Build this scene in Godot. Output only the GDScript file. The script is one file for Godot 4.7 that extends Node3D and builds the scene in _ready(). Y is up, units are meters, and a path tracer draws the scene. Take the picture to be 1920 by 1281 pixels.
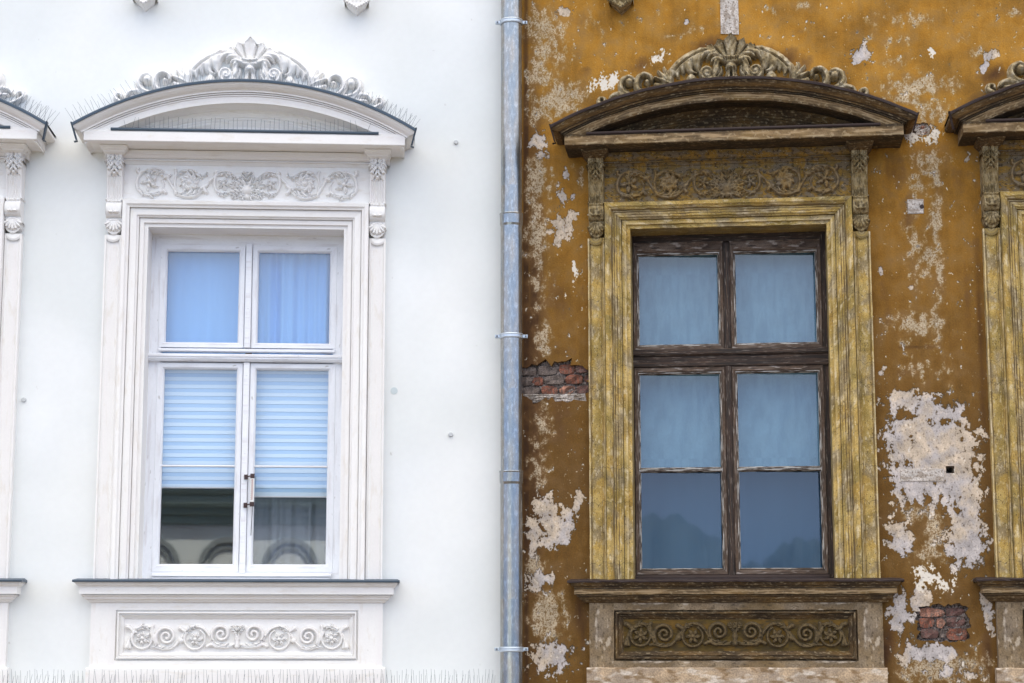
extends Node3D
# Two old town houses that meet at a rainwater pipe: a freshly painted white one and a weathered ochre one. Metres, y up; the facades stand near z = 0.

const EYE := 3.6          # height of the eye above the street
const TURN_WHITE := 3.7   # degrees
const TURN_OCHRE := -6.9

var M := {}
var jn := FastNoiseLite.new()
var jf := FastNoiseLite.new()
var J := 0.0              # how far worn edges wander, metres
var cache := {}

const WEAR := [
	[0,0.34,4.08,0.056,0.040,0,1.00], [1,0.21,3.98,0.139,0.144,0,0.90], [1,0.25,3.82,0.156,0.151,0,0.75], [1,0.17,3.66,0.090,0.143,0,0.85], [1,0.29,3.49,0.200,0.121,-15,1.05], [1,0.15,3.42,0.048,0.107,0,0.90],
	[0,0.16,3.23,0.069,0.067,0,0.95], [0,0.20,3.13,0.045,0.035,0,0.90], [2,0.60,3.60,0.103,0.053,-20,1.00], [2,0.94,3.75,0.089,0.039,-25,0.80], [0,1.13,3.99,0.020,0.025,0,0.90], [1,0.41,4.01,0.104,0.050,-20,0.55],
	[1,0.56,3.93,0.172,0.143,0,0.25], [1,0.17,2.96,0.089,0.211,0,1.00], [1,0.16,2.61,0.082,0.244,0,0.90], [1,0.18,2.26,0.075,0.207,0,0.70], [1,0.19,1.92,0.068,0.154,0,0.80], [1,0.18,1.38,0.074,0.202,0,0.75],
	[1,0.17,1.11,0.080,0.134,0,0.70], [1,0.16,2.76,0.048,0.210,0,0.80], [0,0.35,3.00,0.027,0.039,0,0.95], [0,0.32,2.86,0.038,0.070,0,0.95], [0,0.39,2.85,0.027,0.031,0,0.90], [0,0.31,2.65,0.078,0.090,0,1.00],
	[0,0.38,2.72,0.041,0.056,0,0.80], [0,0.29,2.58,0.041,0.052,0,0.80], [2,0.40,2.36,0.020,0.097,0,0.90], [1,0.45,2.98,0.027,0.140,0,0.40], [1,0.42,3.09,0.048,0.211,0,0.30], [0,0.21,0.84,0.107,0.113,0,1.05],
	[0,0.29,0.74,0.113,0.099,0,1.10], [0,0.41,0.90,0.030,0.093,12,1.10], [0,0.36,0.81,0.047,0.086,10,0.90], [0,0.14,0.71,0.067,0.166,0,0.80], [0,0.26,0.68,0.120,0.073,0,1.00], [1,0.14,0.51,0.073,0.099,0,1.00],
	[0,0.16,0.41,0.106,0.066,0,0.95], [1,0.21,0.20,0.119,0.170,0,1.10], [0,0.24,-0.05,0.151,0.110,0,1.00], [1,0.24,0.09,0.132,0.098,0,0.80], [0,2.23,3.72,0.080,0.067,-10,1.00], [2,2.67,3.73,0.023,0.042,0,0.90],
	[0,3.03,3.69,0.065,0.035,-35,1.00], [0,2.99,3.62,0.029,0.056,20,0.95], [1,2.59,3.51,0.263,0.070,0,0.95], [1,2.48,3.42,0.171,0.042,10,0.90], [1,2.66,3.31,0.131,0.104,0,0.75], [0,2.65,3.19,0.085,0.083,0,0.70],
	[0,2.54,3.18,0.085,0.062,0,0.70], [1,2.95,3.71,0.098,0.042,0,0.50], [1,2.85,3.81,0.053,0.035,0,0.50], [1,1.88,4.05,0.087,0.043,0,0.50], [1,1.85,3.89,0.047,0.018,0,0.65], [1,2.49,3.94,0.298,0.084,0,0.42],
	[1,2.66,3.94,0.053,0.049,0,0.55], [1,3.20,3.96,0.059,0.031,0,0.75], [1,2.39,3.83,0.265,0.105,0,0.30], [1,2.45,3.68,0.099,0.049,0,0.50], [1,1.69,4.03,0.135,0.050,0,0.30], [1,1.01,4.02,0.103,0.072,0,0.30],
	[1,1.08,3.90,0.102,0.028,-15,0.60], [1,1.25,3.94,0.102,0.028,-10,0.50], [1,2.62,3.02,0.131,0.117,0,0.85], [1,2.56,2.87,0.085,0.089,0,0.70], [1,2.67,2.88,0.039,0.205,0,0.80], [1,2.65,2.61,0.046,0.204,0,0.90],
	[1,2.61,2.41,0.084,0.135,0,0.85], [1,2.52,2.28,0.052,0.135,0,0.60], [1,2.67,2.27,0.032,0.202,0,0.95], [0,2.49,2.21,0.026,0.020,0,0.80], [1,2.51,1.97,0.155,0.100,0,0.85], [1,2.64,2.00,0.045,0.147,0,0.80],
	[1,2.51,2.48,0.052,0.272,0,0.55], [1,2.52,1.71,0.097,0.100,0,0.55], [1,2.68,1.70,0.096,0.099,0,0.40], [1,2.45,2.55,0.033,0.204,0,0.30], [0,2.29,1.68,0.019,0.020,0,1.00], [0,2.31,1.71,0.016,0.013,0,0.90],
	[0,2.31,2.31,0.013,0.047,0,0.70], [0,2.86,3.02,0.016,0.021,0,0.90], [0,2.42,1.52,0.129,0.073,-5,0.95], [0,2.56,1.44,0.128,0.112,0,1.05], [0,2.71,1.42,0.096,0.092,0,0.85], [0,2.41,1.25,0.109,0.204,0,1.10],
	[0,2.60,1.18,0.268,0.275,0,1.25], [0,2.72,1.08,0.140,0.360,-8,1.15], [0,2.50,1.02,0.191,0.196,0,1.05], [0,2.78,0.82,0.095,0.259,0,1.10], [0,2.40,1.00,0.083,0.131,0,0.85], [0,2.37,0.67,0.080,0.116,-10,1.15],
	[0,2.77,0.64,0.133,0.180,-12,1.15], [1,2.58,0.69,0.127,0.194,0,0.75], [1,2.49,0.82,0.127,0.097,0,0.80], [1,2.55,0.56,0.158,0.064,0,0.70], [2,2.53,0.42,0.095,0.077,0,0.90], [2,2.62,0.39,0.095,0.045,0,0.80],
	[0,2.49,0.29,0.082,0.109,0,1.00], [0,2.36,0.21,0.076,0.141,10,1.00], [0,2.88,0.21,0.034,0.127,-14,1.00], [0,2.54,-0.02,0.189,0.057,0,1.10], [1,2.60,-0.11,0.282,0.107,0,1.15], [0,2.40,-0.03,0.063,0.095,20,0.80],
	[0,2.68,-0.14,0.188,0.057,0,0.70], [3,1.28,3.81,0.203,0.092,-20,0.70], [3,1.75,3.72,0.201,0.078,15,0.70], [3,3.04,3.56,0.118,0.069,-30,0.70], [3,0.09,1.92,0.024,2.687,0,1.30], [3,2.34,3.41,0.132,0.049,15,0.60],
	[3,0.49,3.69,0.138,0.057,-15,0.40], [3,2.90,1.87,0.032,1.350,0,0.50], [3,2.27,-0.01,0.051,0.191,8,0.90], [3,2.87,-0.04,0.037,0.190,0,0.70], [3,0.14,1.44,0.047,0.612,0,0.50], [3,0.28,1.85,0.169,0.068,0,0.40],
	[3,0.44,0.12,0.033,0.195,0,0.60], [3,2.52,1.84,0.193,0.020,0,0.50], [3,0.14,1.92,0.081,2.249,0,0.90], [3,0.28,2.19,0.169,0.207,0,0.45], [3,0.31,1.51,0.168,0.543,0,0.42], [3,2.19,3.87,0.133,0.212,0,0.25],
	[3,0.84,3.71,0.205,0.071,-25,0.45], [3,2.05,3.49,0.200,0.070,25,0.50], [3,2.94,3.35,0.131,0.173,0,0.45], [3,2.34,2.14,0.065,0.405,0,0.35], [3,2.83,2.13,0.064,0.539,0,0.35], [3,0.18,1.44,0.087,0.441,0,0.70],
	[3,2.41,2.96,0.098,0.206,0,0.50], [3,2.82,2.91,0.078,0.171,0,0.40], [3,2.49,2.68,0.065,0.205,0,0.50], [3,2.17,3.21,0.198,0.104,0,0.40], [3,0.44,2.98,0.068,0.140,0,0.40], [3,0.42,0.22,0.053,0.229,0,0.60],
	[3,2.42,1.68,0.161,0.046,0,0.35], [2,2.65,3.18,0.085,0.041,-20,0.90], [2,2.54,3.17,0.053,0.055,0,0.80],
]


# ------------------------------------------------------------------ scene tree helpers
func numbered(parent: Node, called: String) -> String:
	var n := 0
	var s := called
	while parent.has_node(NodePath(s)):
		n += 1
		s = "%s_%03d" % [called, n]
	return s

func thing(called: String, label: String, category: String, at := Vector3.ZERO, group := "") -> Node3D:
	var o := Node3D.new()
	o.name = numbered(self, called)
	add_child(o, true)
	o.position = at
	tag(o, label, category, group)
	return o

func tag(o: Node3D, label: String, category: String, group := "") -> void:
	o.set_meta("label", label)
	if category != "":
		o.set_meta("category", category)
	if group != "":
		o.set_meta("group", group)

func part(called: String, parent: Node, at := Vector3.ZERO) -> Node3D:
	var o := Node3D.new()
	o.name = numbered(parent, called)
	parent.add_child(o, true)
	o.position = at
	return o

func put(called: String, mesh: Mesh, mat: Material, parent: Node, at := Vector3.ZERO) -> MeshInstance3D:
	var o := MeshInstance3D.new()
	o.name = numbered(parent, called)
	o.mesh = mesh
	o.material_override = mat
	parent.add_child(o, true)
	o.position = at
	return o

# ------------------------------------------------------------------ mesh helpers
func begin() -> SurfaceTool:
	var st := SurfaceTool.new()
	st.begin(Mesh.PRIMITIVE_TRIANGLES)
	return st

func jit(p: Vector3) -> Vector3:
	if J <= 0.0:
		return p
	var a := jn.get_noise_3d(p.x * 9.0, p.y * 9.0, p.z * 9.0)
	var b := jn.get_noise_3d(p.x * 9.0 + 71.0, p.y * 9.0, p.z * 9.0 + 13.0)
	var c := jf.get_noise_3d(p.x * 40.0, p.y * 40.0, p.z * 40.0)
	var q := p + Vector3(b * 0.5, a, c * 0.6) * J
	if c > 0.42:
		q.z -= (c - 0.42) * J * 4.0
		q.y += (c - 0.42) * J * 1.5
	return q

func tri(st: SurfaceTool, a: Vector3, b: Vector3, c: Vector3, ua: Vector2, ub: Vector2, uc: Vector2, hint: Vector3) -> void:
	var n := (b - a).cross(c - a)
	if n.length_squared() < 1e-16:
		return
	n = n.normalized()
	if n.dot(hint) > 0.0:
		var t := b
		b = c
		c = t
		var tu := ub
		ub = uc
		uc = tu
	else:
		n = -n
	# front faces run clockwise, so the cross product of such a face points away from the viewer
	st.set_normal(n); st.set_uv(ua); st.add_vertex(a)
	st.set_normal(n); st.set_uv(ub); st.add_vertex(b)
	st.set_normal(n); st.set_uv(uc); st.add_vertex(c)

func quad(st: SurfaceTool, a: Vector3, b: Vector3, c: Vector3, d: Vector3, hint := Vector3(0.02, -0.3, 1), ua := Vector2(0, 0), ub := Vector2(0, 1), uc := Vector2(1, 1), ud := Vector2(1, 0)) -> void:
	tri(st, a, b, c, ua, ub, uc, hint)
	tri(st, a, c, d, ua, uc, ud, hint)

# a strip between two lines, cut into n pieces along its length; u0..u1 is the place across, v in metres along
func strip(st: SurfaceTool, a0: Vector3, a1: Vector3, b0: Vector3, b1: Vector3, u0: float, u1: float, hint := Vector3(0.02, -0.3, 1), piece := 0.0, voff := 0.0) -> void:
	var l := (a1 - a0).length()
	var n := 1
	if J > 0.0:
		n = maxi(1, int(l / (piece if piece > 0.0 else 0.03)))
	for i in n:
		var s := float(i) / n
		var t := float(i + 1) / n
		quad(st, jit(a0.lerp(a1, s)), jit(a0.lerp(a1, t)), jit(b0.lerp(b1, t)), jit(b0.lerp(b1, s)), hint, Vector2(u0, voff + l * s), Vector2(u0, voff + l * t), Vector2(u1, voff + l * t), Vector2(u1, voff + l * s))

func box(st: SurfaceTool, lo: Vector3, hi: Vector3) -> void:
	var c := (lo + hi) * 0.5
	var p := func(i: int, j: int, k: int) -> Vector3: return Vector3(hi.x if i else lo.x, hi.y if j else lo.y, hi.z if k else lo.z)
	var f := [[[0, 0, 1], [1, 0, 1], [1, 1, 1], [0, 1, 1]], [[0, 0, 0], [1, 0, 0], [1, 1, 0], [0, 1, 0]], [[0, 0, 0], [0, 0, 1], [0, 1, 1], [0, 1, 0]], [[1, 0, 0], [1, 0, 1], [1, 1, 1], [1, 1, 0]], [[0, 0, 0], [1, 0, 0], [1, 0, 1], [0, 0, 1]], [[0, 1, 0], [1, 1, 0], [1, 1, 1], [0, 1, 1]]]
	for q in f:
		var v: Array[Vector3] = []
		for k in q:
			v.append(p.call(k[0], k[1], k[2]))
		var m := (v[0] + v[2]) * 0.5
		var w := (v[1] - v[0]).length()
		var h := (v[3] - v[0]).length()
		var o := Vector2(v[0].x + v[0].z, v[0].y)
		quad(st, v[0], v[1], v[2], v[3], m - c, o, o + Vector2(w, 0), o + Vector2(w, h), o + Vector2(0, h))

# a box whose front edges are chamfered by b
func slab(st: SurfaceTool, lo: Vector3, hi: Vector3, b := 0.003) -> void:
	var z0 := hi.z - b
	rect_sweep(st, lo.x, lo.y, hi.x, hi.y, [Vector2(0, lo.z), Vector2(0, z0), Vector2(b, hi.z)], true)
	strip(st, Vector3(lo.x + b, lo.y + b, hi.z), Vector3(hi.x - b, lo.y + b, hi.z), Vector3(lo.x + b, hi.y - b, hi.z), Vector3(hi.x - b, hi.y - b, hi.z), 0, hi.y - lo.y)

# profile points (inset from the rectangle, z) swept round a rectangle; open below when shut is false
func rect_sweep(st: SurfaceTool, x0: float, y0: float, x1: float, y1: float, prof: Array, shut := true) -> void:
	var across := 0.0
	for i in prof.size() - 1:
		var a: Vector2 = prof[i]
		var b: Vector2 = prof[i + 1]
		var w := a.distance_to(b)
		var ca := [Vector3(x0 + a.x, y0 + (a.x if shut else 0.0), a.y), Vector3(x0 + a.x, y1 - a.x, a.y), Vector3(x1 - a.x, y1 - a.x, a.y), Vector3(x1 - a.x, y0 + (a.x if shut else 0.0), a.y)]
		var cb := [Vector3(x0 + b.x, y0 + (b.x if shut else 0.0), b.y), Vector3(x0 + b.x, y1 - b.x, b.y), Vector3(x1 - b.x, y1 - b.x, b.y), Vector3(x1 - b.x, y0 + (b.x if shut else 0.0), b.y)]
		for k in (4 if shut else 3):
			var m := (k + 1) % 4
			var mid: Vector3 = (ca[k] + ca[m]) * 0.5
			var out := Vector3(mid.x - (x0 + x1) * 0.5, mid.y - (y0 + y1) * 0.5, 0).normalized()
			var dz := b.y - a.y
			var dx := b.x - a.x
			var nn := Vector3(0, 0, 1) * absf(dx) + out * (dz if dx >= 0.0 else -dz)
			if absf(dx) < 1e-6:
				nn = out if dz > 0.0 else -out
			strip(st, ca[k], ca[m], cb[k], cb[m], across, across + w, nn, 0.0, k * 0.77)
		across += w

# a moulding with returns: profile (z, v) from top to bottom; the half width grows by k for each metre it stands out past z0
func moulding(st: SurfaceTool, prof: Array, cu: float, half0: float, z0: float, k := 1.0) -> void:
	var across := 0.0
	for i in prof.size() - 1:
		var a: Vector2 = prof[i]
		var b: Vector2 = prof[i + 1]
		var w := a.distance_to(b)
		var ha := half0 + (a.x - z0) * k
		var hb := half0 + (b.x - z0) * k
		var up := 1.0 if b.x > a.x + 1e-5 else -1.0
		if absf(a.y - b.y) < 1e-5:
			up = 1.0 if i == 0 else -1.0
		strip(st, Vector3(cu - ha, a.y, a.x), Vector3(cu + ha, a.y, a.x), Vector3(cu - hb, b.y, b.x), Vector3(cu + hb, b.y, b.x), across, across + w, Vector3(0, up * 0.5, 1.0) if absf(a.y - b.y) > 1e-5 else Vector3(0, up, 0.01))
		for s in [-1.0, 1.0]:
			strip(st, Vector3(cu + s * ha, a.y, a.x), Vector3(cu + s * ha, a.y, 0), Vector3(cu + s * hb, b.y, b.x), Vector3(cu + s * hb, b.y, 0), across, across + w, Vector3(s, up * 0.3, 0))
		across += w

# a straight moulding without returns, along u
func run_along(st: SurfaceTool, prof: Array, u0: float, u1: float, shift := 0.0) -> void:
	var across := shift
	for i in prof.size() - 1:
		var a: Vector2 = prof[i]
		var b: Vector2 = prof[i + 1]
		var w := a.distance_to(b)
		var up := 1.0 if b.x > a.x + 1e-5 and b.y < a.y else -1.0
		strip(st, Vector3(u0, a.y, a.x), Vector3(u1, a.y, a.x), Vector3(u0, b.y, b.x), Vector3(u1, b.y, b.x), across, across + w, Vector3(0, up * 0.5, 1.0))
		across += w

# an upright moulding: profile (u, z), from v0 to v1
func run_up(st: SurfaceTool, prof: Array, v0: float, v1: float) -> void:
	var across := 0.0
	for i in prof.size() - 1:
		var a: Vector2 = prof[i]
		var b: Vector2 = prof[i + 1]
		var w := a.distance_to(b)
		var side := -signf((b.y - a.y) * (1.0 if b.x >= a.x else -1.0))
		strip(st, Vector3(a.x, v0, a.y), Vector3(a.x, v1, a.y), Vector3(b.x, v0, b.y), Vector3(b.x, v1, b.y), across, across + w, Vector3(side * 0.8, 0, 1.0) if absf(a.x - b.x) > 1e-5 else Vector3(side, 0, 0.01))
		across += w

# a round rod through points
func rod(st: SurfaceTool, pts: Array, r0: float, r1: float, sides := 6, capped := true) -> void:
	var rings: Array = []
	for i in pts.size():
		var p: Vector3 = pts[i]
		var d: Vector3 = (pts[mini(i + 1, pts.size() - 1)] - pts[maxi(i - 1, 0)]).normalized()
		var s := d.cross(Vector3(0, 0, 1))
		if s.length() < 0.1:
			s = d.cross(Vector3(1, 0, 0))
		s = s.normalized()
		var t := s.cross(d).normalized()
		var r := lerpf(r0, r1, float(i) / maxf(pts.size() - 1, 1))
		var ring: Array[Vector3] = []
		for k in sides:
			var a := TAU * k / sides
			ring.append(p + (s * cos(a) + t * sin(a)) * r)
		rings.append(ring)
	for i in rings.size() - 1:
		for k in sides:
			var m := (k + 1) % sides
			var c: Vector3 = (pts[i] + pts[i + 1]) * 0.5
			var f: Vector3 = (rings[i][k] + rings[i][m] + rings[i + 1][k] + rings[i + 1][m]) * 0.25
			var h := float(i) / rings.size()
			quad(st, rings[i][k], rings[i + 1][k], rings[i + 1][m], rings[i][m], f - c, Vector2(float(k) / sides, h), Vector2(float(k) / sides, h + 0.1), Vector2(float(k + 1) / sides, h + 0.1), Vector2(float(k + 1) / sides, h))
	if capped:
		for e in [0, rings.size() - 1]:
			var c: Vector3 = pts[e]
			var o: Vector3 = c - pts[1 if e == 0 else e - 1]
			for k in sides:
				tri(st, c, rings[e][k], rings[e][(k + 1) % sides], Vector2.ZERO, Vector2.ZERO, Vector2.ZERO, o)

# an upright turned shape: points (radius, y)
func lathe(prof: Array, sides := 28, wob := 0.0) -> ArrayMesh:
	var st := begin()
	st.set_smooth_group(0)
	for i in prof.size() - 1:
		var a: Vector2 = prof[i]
		var b: Vector2 = prof[i + 1]
		for k in sides:
			var s := TAU * k / sides
			var t := TAU * (k + 1) / sides
			var q := [Vector3(cos(s) * a.x, a.y, sin(s) * a.x), Vector3(cos(t) * a.x, a.y, sin(t) * a.x), Vector3(cos(t) * b.x, b.y, sin(t) * b.x), Vector3(cos(s) * b.x, b.y, sin(s) * b.x)]
			var sl := Vector2(b.y - a.y, a.x - b.x).normalized()
			var ns := Vector3(cos(s) * sl.x, sl.y, sin(s) * sl.x)
			var nt := Vector3(cos(t) * sl.x, sl.y, sin(t) * sl.x)
			if sl.x < 0.0:
				ns = -ns
				nt = -nt
			var uv := [Vector2(float(k) / sides * 0.45, a.y), Vector2(float(k + 1) / sides * 0.45, a.y), Vector2(float(k + 1) / sides * 0.45, b.y), Vector2(float(k) / sides * 0.45, b.y)]
			for e in [[0, ns], [1, nt], [2, nt], [0, ns], [2, nt], [3, ns]]:
				st.set_normal(e[1]); st.set_uv(uv[e[0]]); st.add_vertex(q[e[0]])
	return st.commit()

func ragged(cu: float, cv: float, hw: float, hh: float, sq: float, amp: float, seed_: int, n := 40) -> PackedVector2Array:
	var out := PackedVector2Array()
	for i in n:
		var a := TAU * i / n + 0.01
		var c := cos(a)
		var s := sin(a)
		var r := pow(pow(absf(c), sq) + pow(absf(s), sq), -1.0 / sq)
		r *= 1.0 + amp * jf.get_noise_2d(seed_ * 37.0 + c * 60.0, s * 60.0) * 1.6
		out.append(Vector2(cu + c * r * hw, cv + s * r * hh))
	return out

# a wall sheet at z = 0 with holes whose edges run back to their depth
func wall_sheet(outer: Rect2, holes: Array, depths: Array) -> ArrayMesh:
	var st := begin()
	var cuts := [outer.position.x]
	for h in holes:
		var m := 0.0
		for p in h:
			m += p.x
		cuts.append(m / h.size())
	cuts.append(outer.end.x)
	cuts.sort()
	for i in cuts.size() - 1:
		if cuts[i + 1] - cuts[i] < 0.001:
			continue
		var polys: Array[PackedVector2Array] = [PackedVector2Array([Vector2(cuts[i], outer.position.y), Vector2(cuts[i + 1], outer.position.y), Vector2(cuts[i + 1], outer.end.y), Vector2(cuts[i], outer.end.y)])]
		for h in holes:
			var next: Array[PackedVector2Array] = []
			for p in polys:
				next.append_array(Geometry2D.clip_polygons(p, h))
			polys = next
		for p in polys:
			var t := Geometry2D.triangulate_polygon(p)
			for k in range(0, t.size(), 3):
				var a := p[t[k]]
				var b := p[t[k + 1]]
				var c := p[t[k + 2]]
				tri(st, Vector3(a.x, a.y, 0), Vector3(b.x, b.y, 0), Vector3(c.x, c.y, 0), a, b, c, Vector3(0, 0, 1))
	for n in holes.size():
		var h: PackedVector2Array = holes[n]
		for k in h.size():
			var a := h[k]
			var b := h[(k + 1) % h.size()]
			quad(st, Vector3(a.x, a.y, 0), Vector3(b.x, b.y, 0), Vector3(b.x, b.y, -depths[n]), Vector3(a.x, a.y, -depths[n]), Vector3(outer.get_center().x - a.x, outer.get_center().y - a.y, 0.0), a, b, b, a)
	return st.commit()

# ------------------------------------------------------------------ carved relief: heights stamped on a grid
class Relief:
	var w := 0
	var h := 0
	var c := 0.004
	var x0 := 0.0
	var y0 := 0.0
	var sym := false
	var b := PackedFloat32Array()

	func _init(lo: Vector2, hi: Vector2, cell: float) -> void:
		x0 = lo.x
		y0 = lo.y
		c = cell
		w = int(ceil((hi.x - lo.x) / c)) + 1
		h = int(ceil((hi.y - lo.y) / c)) + 1
		b.resize(w * h)

	func stamp(p: Vector2, r: float, z: float, base := 0.0, pw := 0.5) -> void:
		_stamp(p, r, z, base, pw)
		if sym:
			_stamp(Vector2(-p.x, p.y), r, z, base, pw)

	func _stamp(p: Vector2, r: float, z: float, base: float, pw: float) -> void:
		var i0 := maxi(0, int((p.x - r - x0) / c))
		var i1 := mini(w - 1, int((p.x + r - x0) / c) + 1)
		var j0 := maxi(0, int((p.y - r - y0) / c))
		var j1 := mini(h - 1, int((p.y + r - y0) / c) + 1)
		var rr := 1.0 / (r * r)
		for j in range(j0, j1 + 1):
			var dy := y0 + j * c - p.y
			for i in range(i0, i1 + 1):
				var dx := x0 + i * c - p.x
				var q := 1.0 - (dx * dx + dy * dy) * rr
				if q > 0.0:
					var v := base + z * pow(q, pw)
					if v > b[j * w + i]:
						b[j * w + i] = v

	func smooth(pts: Array) -> Array:
		var out := []
		for i in pts.size() - 1:
			var p0: Vector2 = pts[maxi(i - 1, 0)]
			var p1: Vector2 = pts[i]
			var p2: Vector2 = pts[i + 1]
			var p3: Vector2 = pts[mini(i + 2, pts.size() - 1)]
			for k in 8:
				out.append(p1.cubic_interpolate(p2, p0, p3, k / 8.0))
		out.append(pts[-1])
		return out

	func walk(pts: Array, step: float) -> Array:
		var out := []
		var total := 0.0
		for i in pts.size() - 1:
			total += (pts[i + 1] - pts[i]).length()
		var run := 0.0
		for i in pts.size() - 1:
			var a: Vector2 = pts[i]
			var d: Vector2 = pts[i + 1] - a
			var l := d.length()
			var n := maxi(1, int(ceil(l / step)))
			for k in n:
				out.append([a + d * (float(k) / n), (run + l * k / n) / maxf(total, 1e-6), d / maxf(l, 1e-6)])
			run += l
		out.append([pts[-1], 1.0, (pts[-1] - pts[-2]).normalized()])
		return out

	func stroke(pts: Array, r0: float, r1: float, r2: float, z: float, base := 0.0, raw := false, pw := 0.5) -> void:
		var q := pts if raw else smooth(pts)
		for s in walk(q, maxf(c * 0.7, minf(r0, minf(r1, r2)) * 0.4)):
			var t: float = s[1]
			var r := lerpf(r0, r1, t * 2.0) if t < 0.5 else lerpf(r1, r2, t * 2.0 - 1.0)
			stamp(s[0], maxf(r, c * 0.8), z * (0.5 + 0.5 * r / maxf(r1, 1e-6)), base, pw)

	func cut(pts: Array, r: float, z: float, raw := false) -> void:
		for m in ([1.0, -1.0] if sym else [1.0]):
			for s in walk(pts if raw else smooth(pts), r * 0.8):
				var p: Vector2 = s[0]
				p.x *= m
				for j in range(maxi(0, int((p.y - r - y0) / c)), mini(h - 1, int((p.y + r - y0) / c) + 1) + 1):
					for i in range(maxi(0, int((p.x - r - x0) / c)), mini(w - 1, int((p.x + r - x0) / c) + 1) + 1):
						var d := Vector2(x0 + i * c, y0 + j * c).distance_to(p) / r
						if d < 1.0 and b[j * w + i] > 0.0:
							b[j * w + i] = maxf(b[j * w + i] * 0.35, b[j * w + i] - z * (1.0 - d) * 0.55)

	# an acanthus leaf along a curve: a thick rib with lobes on the chosen side (-1, 1, 0 both)
	func leaf(pts: Array, r: float, z: float, lobes: int, side := 0, base := 0.0, reach := 1.7) -> void:
		var q := smooth(pts)
		stroke(q, r * 0.45, r * 0.8, r * 0.25, z, base, true)
		var ws := walk(q, c)
		for k in lobes:
			var t := (k + 0.6) / (lobes + 0.2)
			var s: Array = ws[int(t * (ws.size() - 1))]
			var env := sin(PI * clampf(t * 0.85 + 0.12, 0.0, 1.0))
			for sd in [-1.0, 1.0]:
				if side != 0 and signf(side) != sd:
					continue
				var d: Vector2 = (s[2] as Vector2).rotated(sd * 0.95)
				var e: Vector2 = (s[2] as Vector2).rotated(sd * 0.35)
				var p: Vector2 = s[0]
				stroke([p, p + d * r * reach * 0.6 * env, p + (d * 0.62 + e * 0.5) * r * reach * env], r * 0.42, r * 0.4, r * 0.12, z * 0.82, base)
		for k in lobes:
			var t := (k + 0.75) / (lobes + 0.2)
			var s: Array = ws[int(t * (ws.size() - 1))]
			for sd in [-1.0, 1.0]:
				if side == 0 or signf(side) == sd:
					var p: Vector2 = s[0]
					cut([p, p + (s[2] as Vector2).rotated(sd * 0.7) * r * reach * 0.8], r * 0.2, z * 0.6, true)
		cut(q, r * 0.22, z * 0.45, true)

	# a pointed hollow blade of a fan
	func blade(root: Vector2, tip: Vector2, w0: float, w1: float, z: float) -> void:
		for m in ([1.0, -1.0] if sym else [1.0]):
			var p0 := Vector2(root.x * m, root.y)
			var d := Vector2(tip.x * m, tip.y) - p0
			var l := d.length()
			d /= l
			for j in h:
				for i in w:
					var q := Vector2(x0 + i * c, y0 + j * c) - p0
					var t := q.dot(d) / l
					if t < 0.0 or t > 1.0:
						continue
					var hw := lerpf(w0, w1, t / 0.74) if t < 0.74 else w1 * (1.0 - (t - 0.74) / 0.26)
					var s := absf(q.cross(d)) / maxf(hw, 0.001)
					if s < 1.0:
						var v := z * (0.70 + 0.30 * pow(s, 1.8)) * (0.62 + 0.38 * t)
						if v > b[j * w + i]:
							b[j * w + i] = v

	func flower(p: Vector2, r: float, n: int, z: float, twist := 0.0, turn := 0.0) -> void:
		for k in n:
			var a := turn + TAU * k / n
			var d := Vector2.from_angle(a)
			var e := Vector2.from_angle(a + twist)
			stroke([p + d * r * 0.22, p + d.lerp(e, 0.5) * r * 0.58, p + e * r * 0.86], r * 0.12, r * 0.27, r * 0.14, z)
		for k in n:
			var a := turn + TAU * k / n
			cut([p + Vector2.from_angle(a) * r * 0.3, p + Vector2.from_angle(a + twist * 0.9) * r * 0.8], r * 0.075, z * 0.5, true)
		stamp(p, r * 0.24, z * 0.7, z * 0.35)

	func spiral(p: Vector2, r0: float, r1: float, a0: float, turns: float, w0: float, w1: float, z: float, base := 0.0) -> void:
		var pts := []
		var n := int(absf(turns) * 26) + 4
		for k in n + 1:
			var t := float(k) / n
			pts.append(p + Vector2.from_angle(a0 + TAU * turns * t) * lerpf(r0, r1, pow(t, 0.8)))
		stroke(pts, w0, lerpf(w0, w1, 0.5), w1, z, base, true)

	func weather(seed_: int, amount: float, soft: int) -> void:
		for n in soft:
			var q := b.duplicate()
			for j in range(1, h - 1):
				for i in range(1, w - 1):
					var k := j * w + i
					if q[k] > 0.0:
						b[k] = q[k] * 0.4 + (q[k - 1] + q[k + 1] + q[k - w] + q[k + w]) * 0.15
		var f := FastNoiseLite.new()
		f.seed = seed_
		f.frequency = 0.09
		for j in h:
			for i in w:
				var k := j * w + i
				if b[k] > 0.0:
					b[k] = maxf(0.0, b[k] + f.get_noise_2d(i, j) * amount)

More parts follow.
